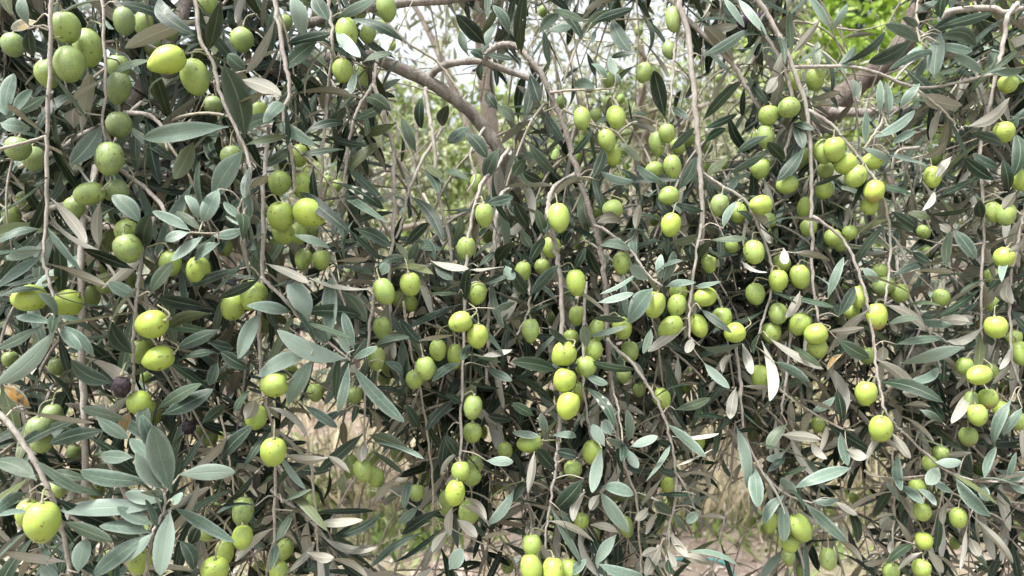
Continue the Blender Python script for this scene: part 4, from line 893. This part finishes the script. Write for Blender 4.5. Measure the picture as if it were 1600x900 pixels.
# where one sees past the leaves: x y rx ry share left open
GAPS = [(665, 60, 75, 70, 0.97), (690, 215, 110, 120, 0.97), (640, 320, 75, 75, 0.85), (700, 380, 70, 50, 0.35), (1345, 70, 110, 90, 0.98), (1330, 205, 75, 50, 0.75), (1385, 110, 70, 60, 0.9),
        (1010, 140, 150, 135, 0.8), (880, 90, 80, 90, 0.65), (1120, 180, 60, 90, 0.6), (560, 745, 85, 90, 0.92), (530, 660, 40, 30, 0.6), (640, 850, 85, 50, 0.88),
        (1150, 765, 48, 115, 0.93), (1300, 830, 65, 70, 0.65), (1340, 750, 45, 50, 0.5), (1175, 880, 70, 40, 0.8), (500, 690, 40, 30, 0.6), (500, 20, 60, 30, 0.5), (270, 190, 60, 50, 0.45), (500, 260, 60, 60, 0.35),
        (200, 170, 50, 60, 0.3), (1500, 250, 70, 50, 0.3), (1380, 330, 60, 40, 0.3), (280, 440, 50, 40, 0.3), (1440, 20, 60, 30, 0.5), (1150, 270, 60, 40, 0.4)]
# ---------------------------------------------------------------- build the olive tree
TREE = link('olive_tree', None, None, (0.28, 1.45, 0.0))
TREE['label'] = 'near olive tree with thick limbs, drooping twigs and grey-green leaves that fills the view'
TREE['category'] = 'olive tree'
T0 = np.array(TREE.location)

WOOD_OBJ = []
WOOD_PTS = []            # samples of all wood: position, radius, photo x, y, depth
hero_twigs = []
def add_wood(kind, P, R, mat, sides=8, knots=0.16):
    v, f = tube_arrays(P, R, sides, knots)
    o = link(kind, mesh_from(kind, v - P[0], f, [mat]), TREE, P[0] - T0)
    pr = project(P)
    WOOD_PTS.append(np.c_[P, R, pr])
    WOOD_OBJ.append((o, len(P), P[0]))
    return o

for line in WOOD.strip().splitlines():
    kind, ww, pts = line.split('|')
    w0, w1 = map(float, ww.split())
    pts = np.array([[float(q) for q in p.split()] for p in pts.split(',')])
    S = smooth_path(pts, 6)
    S[1:-1, 0] += rng.normal(0, 0.9, len(S) - 2)
    dep = np.array([depth(a, c) for a, b, c in S])
    P = np.array([at(a, b, d) for (a, b, c), d in zip(S, dep)])
    R = np.linspace(w0, w1, len(S)) / 2 / F_PX * dep * (0.84 if kind == 'twig' else 0.92)
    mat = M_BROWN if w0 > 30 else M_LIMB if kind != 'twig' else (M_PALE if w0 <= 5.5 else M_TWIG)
    add_wood(kind, P, R, mat, 12 if kind == 'limb' else 8)
    if kind == 'twig':
        hero_twigs.append((P, R, S))
# the limbs meet in a short trunk hidden behind the boughs
tp = np.array([T0 + [0.0, 0.0, -0.1], T0 + [0.0, -0.02, 0.3], T0 + [-0.03, -0.02, 0.6]])
e1, e2 = at(960, 900, depth(960, 24)), at(940, 800, depth(940, 22))
for e in (e1, e2):
    P = smooth_path(np.vstack([tp, (tp[-1] + e) / 2, e]), 5)
    v, f = tube_arrays(P, np.linspace(0.075, 0.024, len(P)), 12, 0.1)
    link('trunk', mesh_from('trunk', v - P[0], f, [M_TRUNK]), TREE, P[0] - T0)

# --- olives: read, then placed
ol = []
for tok in OLIVES.replace('\n', ';').split(';'):
    q = tok.split()
    if not q:
        continue
    x, y, w, h, l = map(float, q[:5])
    ang, col, kind, tip = None, 0.5, 'g', 0.0
    for e in q[5:]:
        if e[0] == 'a': ang = float(e[1:])
        elif e[0] == 'c': col = float(e[1:])
        elif e in 'bp': kind = e
        elif e == 't': tip = 1.0
    if h < w * 1.03 and ang is None:
        h = w * 1.08
    d = max(depth(x, l), 0.0155 * F_PX / w)
    ol.append(dict(x=x, y=y, w=w, h=h, l=l, d=d, a=rng.normal(0, 8) if ang is None else ang, c=col, k=kind, t=tip, p=at(x, y, d)))
OP = np.array([o['p'] for o in ol])
ORAD = np.array([o['w'] / 2 / F_PX * o['d'] for o in ol])
OPX = np.array([[o['x'], o['y'], o['w'] / 2, o['h'] / 2, o['d'], o['l']] for o in ol])

OBLACK = np.array([o['k'] == 'b' for o in ol])
def clear_of_olives(Ps, strict):
    """False when a leaf runs through an olive, or stands right in front of one that shows."""
    D = np.linalg.norm(Ps[:, None] - OP[None], axis=2) - ORAD[None]
    if (D < 0.003).any():
        return False
    pr = project(Ps)
    e = ((pr[:, None, 0] - OPX[None, :, 0]) / (OPX[None, :, 2] * 1.05)) ** 2 + ((pr[:, None, 1] - OPX[None, :, 1]) / (OPX[None, :, 3] * 1.05)) ** 2
    hit = (e < 1) & (pr[:, None, 2] < OPX[None, :, 4])
    if hit[:, OBLACK].any():
        return False
    if hit.any():
        return rng.random() > strict
    return True

def in_gap(px, py):
    for gx_, gy_, rx, ry, s in GAPS:
        if ((px - gx_) / rx) ** 2 + ((py - gy_) / ry) ** 2 < 1 and rng.random() < s:
            return True
    return False

def under_share(px, py):
    return float(np.clip(0.12 + 0.42 * (px - 450) / 1150 + 0.26 * (py - 400) / 500, 0.06, 0.62))

# --- leaves traced one by one
ALLW = np.vstack(WOOD_PTS)
OWNER = np.repeat(np.arange(len(WOOD_OBJ)), [n for _, n, _ in WOOD_OBJ])
hero = []
twiglets = []
for tok in LEAVES.replace('\n', ';').split(';'):
    q = tok.split()
    if not q:
        continue
    bx, by, tx, ty, w, l = map(float, q[:6])
    look = q[6]
    d = depth(bx, l)
    sc = np.hypot(ALLW[:, 4] - bx, ALLW[:, 5] - by)
    near = (sc < 13) & (np.abs(ALLW[:, 6] - d) < 0.045)
    db = d
    if near.any():
        k = np.where(near)[0][np.argmin(sc[near])]
        db = ALLW[k, 6] - ALLW[k, 3] * 0.5
        base = at(bx, by, db)
    else:
        base = at(bx, by, db)
        dist = np.linalg.norm(ALLW[:, :3] - base, axis=1)
        k = np.argmin(dist)
        if dist[k] < 0.028:
            twiglets.append((base, ALLW[k, :3]))
    Lp = math.hypot(tx - bx, ty - by) / F_PX * d
    td = d + rng.normal(-0.05, 0.28) * Lp
    tip = at(tx, ty, td)
    wa = w / F_PX * d
    W = max(wa * rng.uniform(0.92, 1.02), 0.0075 + 0.002 * rng.random())
    roll = math.acos(min(0.97, 0.95 * wa / W))
    u = unit(tip - base)
    toc = unit(CAM_T - base)
    n0 = unit(toc - (toc @ u) * u)
    s0 = np.cross(u, n0)
    sg = 1.0 if s0[2] > 0 else -1.0
    if rng.random() < 0.25:
        sg = -sg
    nn = n0 * math.cos(roll) + s0 * math.sin(roll) * sg
    if look == 's':
        nn = -(n0 * math.cos(roll) - s0 * math.sin(roll) * sg)
    if look == 'g':
        young = rng.uniform(0.72, 1.0)
    elif look == 'o':
        young = 2.0
    else:
        young = max(0.0, rng.normal(0.12, 0.14))
    own = OWNER[np.argmin(np.linalg.norm(ALLW[:, :3] - base, axis=1))]
    hero.append(dict(own=own, base=base, tip=tip, nrm=nn, W=W, bow=rng.normal(0.04, 0.06), sbow=rng.normal(0, 0.05), twist=rng.normal(0, 0.6),
                     fold=abs(rng.normal(0.22, 0.12)), rnd=rng.random() ** 1.2 * (0.7 if look == 's' else 1.0), young=young, size=w * math.hypot(tx - bx, ty - by)))

# --- the rest of the leaves: in pairs along every twig
fill = []
def dress(P, R, spacing, strict, back_bias, lrange, keep=1.0, use_gaps=True, start=0.1):
    seg = np.linalg.norm(np.diff(P, axis=0), axis=1)
    arc = np.r_[0, np.cumsum(seg)]
    s = arc[-1] * start + rng.random() * spacing
    phase = rng.random() * 6.28
    k = 0
    while s < arc[-1]:
        p = np.array([np.interp(s, arc, P[:, i]) for i in range(3)])
        i0 = min(np.searchsorted(arc, s), len(P) - 1)
        ax = unit(P[i0] - P[max(i0 - 1, 0)])
        a1 = unit(np.cross(ax, [0.2, 0.3, 0.9]) + 1e-6)
        a2 = np.cross(ax, a1)
        for side in (0, 1):
            th = phase + k * math.pi / 2 + side * math.pi + rng.normal(0, 0.35)
            rad = a1 * math.cos(th) + a2 * math.sin(th)
            rad = unit(rad + back_bias * np.array([0, 1, 0.05]))
            op = rng.uniform(0.6, 1.35)
            d = unit(ax * math.cos(op) + rad * math.sin(op) + [0, 0, rng.normal(-0.12, 0.22)])
            L = rng.uniform(*lrange) * (0.75 + 0.35 * math.sin(math.pi * min(1, s / arc[-1] + 0.1)))
            b = p + rad * 0.001
            t = b + d * L
            if rng.random() > keep:
                continue
            pr = project((b + t) / 2)[0]
            if use_gaps and in_gap(pr[0], pr[1]):
                continue
            if not clear_of_olives(b + (t - b) * np.linspace(0.1, 1.0, 8)[:, None], strict):
                continue
            up = unit(ax * -0.15 + np.array([0, 0, 1]) + rng.normal(0, 0.55, 3))
            nn = up - (up @ d) * d
            toc = CAM_T - b
            sees_under = rng.random() < under_share(pr[0], pr[1])
            if (nn @ toc < 0) != sees_under:
                nn = nn - 2 * (nn @ unit(toc)) * unit(toc) if rng.random() < 0.85 else nn
            fill.append(dict(base=b, tip=t, nrm=nn, W=max(0.0065, L * rng.uniform(0.13, 0.23)), bow=rng.normal(0.04, 0.07), sbow=rng.normal(0, 0.06),
                             twist=rng.normal(0, 0.7), fold=abs(rng.normal(0.25, 0.15)), rnd=rng.random(), young=rng.choice([0.0, 0.1, 0.3, 0.8], p=[0.62, 0.22, 0.08, 0.08]),
                             size=L * L * 0.2 * (F_PX / max(pr[2], 0.1)) ** 2 * 0.5, depth=pr[2]))
        s += spacing * rng.uniform(0.7, 1.35)
        k += 1

for P, R, S in hero_twigs:
    dress(P, R, 0.0145, 0.78, 0.55, (0.034, 0.058), keep=0.85)

inner = []
fwd_ = -CAM_R[:, 2]
def hanging_shoot(px, py, d, length, kind, w=0.0014, bare=False, far=False, spacing=0.0155, lr=(0.038, 0.066)):
    global inner
    p = at(px, py, d)
    drift = rng.normal(0, 0.5, 3) * [1, 0.3, 0] + [0, -0.6, 0]       # each shoot leaves the inner wood outwards, then bends down
    n = 7
    pts = [p + [0, 0.06, -0.02], p]
    dirv = unit(drift + [0, 0, rng.uniform(-0.3, 0.6)])
    for _k in range(n):
        dirv = unit(dirv + np.array([0, 0.16, -0.42]) + rng.normal(0, 0.14, 3))
        pts.append(pts[-1] + dirv * length / n)
    P = smooth_path(np.array(pts), 3)
    short = d - project(P)[:, 2].min()
    P = P + fwd_ * short                               # its nearest point stays at the depth asked for
    # keep clear of the fruit
    D = np.linalg.norm(P[:, None] - OP[None], axis=2) - ORAD[None]
    if (D < 0.002).any():
        return False
    R = np.linspace(w * 1.5, w * 0.6, len(P))
    if far:
        inner.append(tube_arrays(P, R, 5, 0.15))
        WOOD_PTS.append(np.c_[P, R, project(P)])
    else:
        add_wood(kind, P, R, M_PALE if rng.random() < 0.2 else M_TWIG, 6)
    if not bare:
        dress(P, R, spacing, 0.85, 0.15, lr, use_gaps=True, start=0.04)
    return True

def fill_shoots(n, d0, d1, w, bare_share=0.0, ylo=-260, yhi=800, far=False, xlo=-160, xhi=1760):
    made = 0
    while made < n:
        px, py = rng.uniform(xlo, xhi), rng.uniform(ylo, yhi)
        dd = depth(px, 0) + rng.uniform(d0, d1)
        if in_gap(px, py + 110):
            continue
        if hanging_shoot(px, py, dd, rng.uniform(0.18, 0.36), 'twig', w, rng.random() < bare_share, far):
            made += 1
fill_shoots(125, 0.085, 0.16, 0.0011, 0.03)
fill_shoots(55, 0.15, 0.28, 0.0013, 0.05)
fill_shoots(36, 0.08, 0.20, 0.0012, 0.0, 420, 860, False, 960, 1720)
fill_shoots(26, 0.10, 0.25, 0.0012, 0.0, 450, 860, True, -100, 960)
fill_shoots(30, 0.09, 0.22, 0.0012, 0.0, 150, 800, True, 560, 1240)
fill_shoots(45, 0.09, 0.24, 0.0012, 0.0, -200, 760, True, 850, 1720)
fill_shoots(70, 0.20, 0.42, 0.0014, 0.05, far=True)
fill_shoots(60, 0.42, 0.95, 0.0018, 0.08, far=True)

# bare inner wood: thin pale twigs at every angle between the leaves
for _k in range(330):
    px, py = rng.uniform(-100, 1700), rng.uniform(-60, 960)
    p = at(px, py, depth(px, 0) + rng.uniform(0.085, 0.75))
    dv = unit(rng.normal(0, 1, 3) * [1, 0.15, 0.8])
    L = rng.uniform(0.06, 0.22)
    P = smooth_path(np.array([p, p + dv * L * 0.5 + rng.normal(0, 0.018, 3), p + dv * L + rng.normal(0, 0.02, 3)]), 4)
    if (np.linalg.norm(P[:, None] - OP[None], axis=2) - ORAD[None] < 0.002).any():
        continue
    inner.append(tube_arrays(P, np.linspace(rng.uniform(0.0007, 0.0016), 0.0005, len(P)), 5, 0.1))
# --- the 300 leaves that show largest are objects, the others one mass
allv = sorted(range(len(hero)), key=lambda i: -hero[i]['size'])
KEYS = ('base', 'tip', 'nrm', 'W', 'bow', 'sbow', 'twist', 'fold', 'rnd', 'young')
NAMED = 300
for i in allv[:NAMED]:
    h = hero[i]
    me = leaf_mesh('leaf', 'hero', [M_UP, M_LO], origin=h['base'], **{k: h[k] for k in KEYS})
    tw, _n, t0 = WOOD_OBJ[h['own']]                    # a leaf belongs to the twig it grows on
    link('leaf', me, tw, h['base'] - t0)
def mass(rows, kind):
    bag = LeafBag(kind)
    for h in rows:
        bag.rows.append(np.r_[h['base'] - T0, h['tip'] - T0, h['nrm'], [h[k] for k in KEYS[3:]]])
    return bag.link('foliage', [M_UP, M_LO], TREE)
mass([hero[i] for i in allv[NAMED:]] , 'hero')
mass(fill, 'fill')
v, f = join(inner)
o = link('inner_twigs', mesh_from('inner_twigs', v - T0, f, [M_PALE]), TREE)
o['kind'] = 'stuff'
# side shoots that carry the leaves standing off the twigs
parts = []
for b, w in twiglets:
    m = (b + w) / 2 + rng.normal(0, 0.002, 3) + [0, 0, 0.003]
    P = smooth_path(np.array([w, m, b]), 3)
    parts.append(tube_arrays(P, np.linspace(0.0007, 0.0005, len(P)), 5))
v, f = join(parts)
o = link('fine_twigs', mesh_from('fine_twigs', v - T0, f, [M_PALE]), TREE)
o['kind'] = 'stuff'

# ---------------------------------------------------------------- olives
def olive_mesh(seed, wrinkle=0.0, point=0.0, mat=None, nu=20, nv=14):
    """Unit olive: long axis Z, half length 1.22, half width 1, stalk end up."""
    r = np.random.default_rng(seed)
    V, Fq = [], []
    e = r.uniform(-0.06, 0.06)
    for a in range(nv + 1):
        ph = math.pi * a / nv
        z = math.cos(ph)
        rad = math.sin(ph) ** 0.93
        rad *= 1 + 0.05 * z + e * z * z
        zz = z * 1.0
        if z > 0.9:
            zz -= (z - 0.9) * 0.9                                   # the dimple round the stalk
        zz -= point * max(0.0, -z - 0.55) ** 1.5 * 0.55               # the tip
        if point:
            rad *= 1 - point * 0.22 * max(0.0, -z) ** 2
        for q in range(nu):
            th = 2 * math.pi * q / nu
            V.append([max(rad, 0.004) * math.cos(th), max(rad, 0.004) * math.sin(th), zz])
    V = np.array(V)
    for _ in range(3):
        d = r.normal(0, 1, 3)
        V *= (1 + 0.012 * np.sin(2.4 * V @ d + r.random() * 6))[:, None]
    if wrinkle:
        for _ in range(14):
            d = unit(r.normal(0, 1, 3)) * r.uniform(5, 13)
            V *= (1 - wrinkle * np.abs(np.sin(V @ d + r.random() * 6)))[:, None]
    for a in range(nv):
        for q in range(nu):
            Fq.append([a * nu + q, (a + 1) * nu + q, (a + 1) * nu + (q + 1) % nu, a * nu + (q + 1) % nu])
    return mesh_from('olive', V, np.array(Fq), [mat or M_OLIVE])

O_MESH = [olive_mesh(k, point=p) for k, p in enumerate((0.0, 0.3, 0.15, 0.5, 0.1, 0.35))]
O_POINT = olive_mesh(31, point=1.0)
O_BLACK = [olive_mesh(40 + k, wrinkle=0.032, mat=M_BLACK, nu=30, nv=22) for k in range(2)]
O_PURPLE = olive_mesh(50, point=0.2, mat=M_PURPLE)
ALLW = np.vstack(WOOD_PTS)
right, upv, fwd = CAM_R[:, 0], CAM_R[:, 1], -CAM_R[:, 2]

def olive_stalk(o, M3, w_half, l_half):
    """From the top of the fruit to the wood it hangs on."""
    c = o['p']
    top = c + M3[:, 2] * l_half * 0.93
    D = np.linalg.norm(ALLW[:, :3] - top, axis=1) + 0.6 * np.maximum(0, top[2] - ALLW[:, 2])
    k = int(np.argmin(D))
    end = ALLW[k, :3]
    v = end - top
    L = np.linalg.norm(v)
    if L > 0.024:
        end = top + unit(v) * 0.010 + np.array([0, 0.004, 0.010])
        L = 0.018
    mid = top + M3[:, 2] * min(0.006, L * 0.35) + (end - top) * 0.3
    P = smooth_path(np.array([top - M3[:, 2] * 0.0008, mid, end]), 4)
    v1, f1 = tube_arrays(P, np.linspace(0.0007, 0.0006, len(P)), 6)
    v2, f2 = tube_arrays(np.array([top - M3[:, 2] * 0.0012, top + M3[:, 2] * 0.0002, top + M3[:, 2] * 0.0016]), np.array([0.0017, 0.0016, 0.0008]), 8)
    return join([(v1, f1), (v2, f2)])

def build_olives(labels):
    named = NAMED_OLIVES
    rest = []
    for i, o in enumerate(ol):
        wr = o['w'] / 2 / F_PX * o['d']
        hr = o['h'] / 2 / F_PX * o['d'] * rng.uniform(0.95, 1.06)
        a = math.radians(o['a'])
        z = unit(upv * math.cos(a) + right * math.sin(a) + fwd * rng.normal(0.0, 0.18))
        x = unit(np.cross(fwd, z)); y = np.cross(z, x)
        spin = rng.random() * 6.28
        x, y = x * math.cos(spin) + y * math.sin(spin), -x * math.sin(spin) + y * math.cos(spin)
        M3 = np.stack([x, y, z], 1)
        if o['k'] == 'b': me = O_BLACK[i % 2]
        elif o['k'] == 'p': me = O_PURPLE
        elif o['c'] >= 1 and o['a'] > 40: me = O_POINT
        else: me = O_MESH[i % len(O_MESH)]
        S = Matrix(M3.tolist()).to_4x4() @ Matrix.Diagonal((wr, wr, hr, 1.0))
        if i not in named:
            co = np.empty(len(me.vertices) * 3, np.float32); me.vertices.foreach_get('co', co)
            idx = np.empty(len(me.loops), np.int32); me.loops.foreach_get('vertex_index', idx)
            rest.append((co.reshape(-1, 3) * [wr, wr, hr] @ M3.T + o['p'], idx.reshape(-1, 4)))
            rest.append(olive_stalk(o, M3, wr, hr))
            continue
        ob = bpy.data.objects.new('olive', me)
        ob.matrix_world = Matrix.Translation(Vector(o['p'])) @ S
        ob.color = (min(1.0, max(0.0, o['c'] + rng.normal(0, 0.09))), rng.random(), o['t'], 1.0)
        COL.objects.link(ob)
        v, f = olive_stalk(o, M3, wr, hr)
        inv = np.linalg.inv(np.array(ob.matrix_world))
        v = (np.c_[v, np.ones(len(v))] @ inv.T)[:, :3]
        st = bpy.data.objects.new('stalk', mesh_from('stalk', v, f, [M_STALK]))
        st.parent = ob
        COL.objects.link(st)
        thing(ob, labels[i], 'olive', 'olives hanging on the tree')
    v, f = join(rest)
    c = v.mean(0)
    o = link('small_olives', mesh_from('small_olives', v - c, f, [simple_mat('small_olive_skin', (0.13, 0.20, 0.055), (0.22, 0.31, 0.075), 90, 0.45)]), None, c)
    o['kind'] = 'stuff'
    thing(o, 'the smallest green olives, scattered half hidden deep among the leaves', 'olives')

# ---------------------------------------------------------------- which olive is which
LANDMARKS = [
    (100, 80, 'in the cluster against the upright twig, upper left'), (28, 100, 'at the left edge beside the yellowing leaf'), (225, 55, 'at the top near the pointed yellow olive'),
    (185, 190, 'in the column below the top-left cluster'), (315, 125, 'beside the large dark leaf near the pointed olive'), (40, 285, 'on the left edge behind the upright twig'),
    (165, 310, 'in the bunch where two olives lie sideways'), (165, 430, 'behind the upright grey branch on the left'), (75, 475, 'above the curled blue-grey leaf, left edge'),
    (235, 540, 'around the yellow pair above the shrivelled one'), (300, 400, 'under the grey leaf spray left of the tilted olive'), (385, 470, 'behind the left end of the grey-green leaf fan'),
    (450, 320, 'in the bunch around the large tilted yellow olive'), (475, 395, 'in the tail below the tilted yellow olive'), (550, 75, 'at the top left of the arching limb'),
    (420, 190, 'between the large dark leaf and the arching limb'), (620, 460, 'by the pair hung side by side left of centre'), (600, 555, 'right of the grey-green leaf fan'),
    (665, 565, 'in the bunch left of the thin central twig'), (745, 350, 'on the pale twig below the arching limb'), (735, 500, 'around the yellow pair on the thin central twig'),
    (735, 660, 'on the thin central twig at mid height'), (715, 770, 'bunched at the foot of the thin central twig'), (660, 745, 'low, just left of the thin central twig'),
    (575, 730, 'in the bunch under the hanging silver leaf'), (430, 650, 'along the twig under the grey-green leaf fan'), (445, 830, 'low on the twig under the grey-green leaf fan'),
    (70, 680, 'behind the pale slanting twig, lower left'), (60, 810, 'at the end of the pale slanting twig, lower left'), (230, 640, 'between the shrivelled olive and the grey leaf rosette'),
    (320, 680, 'beside the small black olive, lower left'), (355, 845, 'right of the grey leaf rosette, bottom'), (190, 870, 'under the grey leaf rosette, bottom'),
    (945, 200, 'on the thin branch right of the arching limb'), (1045, 240, 'in the bunch left of the tall straight twig'), (1045, 60, 'at the top beside the tall straight twig'),
    (1045, 340, 'on the short stems below the tall straight twig'), (1170, 40, 'at the top by the crossing twigs'), (945, 330, 'beside the pale leaf right of centre'),
    (865, 370, 'hanging at the very centre'), (900, 440, 'below the single olive at the centre'), (1060, 480, 'under the grey-green leaf star, right of centre'),
    (1120, 500, 'right of the grey-green leaf star'), (1150, 340, 'on the curved twig right of the tall straight twig'), (1190, 440, 'below the curved twig, right of centre'),
    (900, 560, 'in the stack of yellow olives at the centre'), (975, 540, 'right of the central stack of yellow olives'), (830, 510, 'left of the central stack of yellow olives'),
    (890, 650, 'at the foot of the central stack'), (910, 720, 'under the central stack beside the grey leaves'), (820, 700, 'below and left of the central stack'),
    (850, 880, 'in the bunch at the bottom edge, centre'), (960, 820, 'low among the grey leaves right of centre'), (1045, 620, 'along the long bending twig right of centre'),
    (1045, 790, 'low on the long bending twig right of centre'), (1235, 140, 'where the horizontal twig leaves the grey one'), (1210, 200, 'left of the grey twig under the thick limb'),
    (1315, 250, 'in the bunch below the thick brown limb'), (1362, 310, 'at the end of the bunch below the thick limb'), (1270, 300, 'on the grey twig left of that bunch'),
    (1310, 370, 'on the twig arching right of the grey twig'), (1230, 430, 'beside the white oval leaf, right half'), (1240, 515, 'in the bunch at the foot of the grey twig'),
    (1350, 480, 'at the bend of the long drooping twig'), (1400, 450, 'right of the long drooping twig'), (1365, 640, 'low on the long drooping twig'),
    (1455, 280, 'left of the dark leaves near the right edge'), (1575, 180, 'near the top of the right edge'), (1570, 340, 'at the right edge, upper half'),
    (1555, 470, 'at the right edge, mid height'), (1530, 580, 'around the red-tipped olive near the right edge'), (1530, 660, 'below the red-tipped olive near the right edge'),
    (1460, 400, 'among silvery leaves right of the drooping twig'), (1240, 840, 'in the bunch under the blue-grey leaves, lower right'), (1300, 850, 'right of that lower bunch near the bottom'),
    (1440, 845, 'in the short column at the lower right'), (1460, 730, 'under the pale horizontal twig, lower right'), (1500, 830, 'beside the short column at the lower right'), (1190, 590, 'beside the long white leaf, lower right')]
RANK = ['', 'second ', 'third ', 'fourth ', 'fifth ', 'sixth ', 'seventh ', 'eighth ', 'ninth ', 'tenth ', 'eleventh ', 'twelfth ']
def colour(o):
    if o['k'] == 'b': return 'shrivelled black'
    if o['k'] == 'p': return 'dark purple'
    c = o['c']
    w = 'dull green' if c < 0.28 else 'mid-green' if c < 0.48 else 'light green' if c < 0.68 else 'yellow-green' if c < 0.88 else 'bright yellow'
    return w + (' red-tipped' if o['t'] else '')
NAMED_OLIVES = set(sorted(range(len(ol)), key=lambda i: -ol[i]['w'] * ol[i]['h'])[:300])
lm = np.array([(a, b) for a, b, _ in LANDMARKS], float)
near_lm = [int(np.argmin(np.hypot(*(lm - [o['x'], o['y']]).T))) for o in ol]
LABEL = [''] * len(ol)
for k, (_a, _b, where) in enumerate(LANDMARKS):
    fam = {}
    for i in range(len(ol)):
        if near_lm[i] == k and i in NAMED_OLIVES:
            fam.setdefault(colour(ol[i]), []).append(i)
    for col, ids in fam.items():
        ids.sort(key=lambda i: ol[i]['y'])
        for r, i in enumerate(ids):
            which = '' if len(ids) == 1 else (', lower of two,' if len(ids) == 2 and r else ', upper of two,' if len(ids) == 2 else ', lowest such,' if r == len(ids) - 1 else f', {RANK[r]}highest such,')
            LABEL[i] = f'{col} olive{which} {where}'
SPECIAL = {(262, 94): 'bright yellow-green pointed olive tilted sideways near the top, unlike its round neighbours',
           (66, 815): 'largest olive, bright yellow, hanging alone at the end of the pale slanting twig',
           (190, 605): 'large shrivelled black olive right above the grey leaf rosette', (295, 668): 'small shrivelled black olive between leaves right of the larger black one',
           (483, 333): 'large yellow olive tilted sideways on top of its bunch, left of centre', (237, 507): 'round bright yellow olive above the oval sideways one, left',
           (248, 560): 'oval yellow-green olive lying sideways just above the shrivelled black one', (873, 340): 'single upright yellow-green olive on its own stalk at the centre',
           (1376, 670): 'bright yellow olive hanging lowest on the long drooping twig', (1366, 299): 'yellow olive with a red-brown tip ending the bunch below the thick limb'}
for i, o in enumerate(ol):
    LABEL[i] = SPECIAL.get((int(o['x']), int(o['y'])), LABEL[i])
build_olives(LABEL)
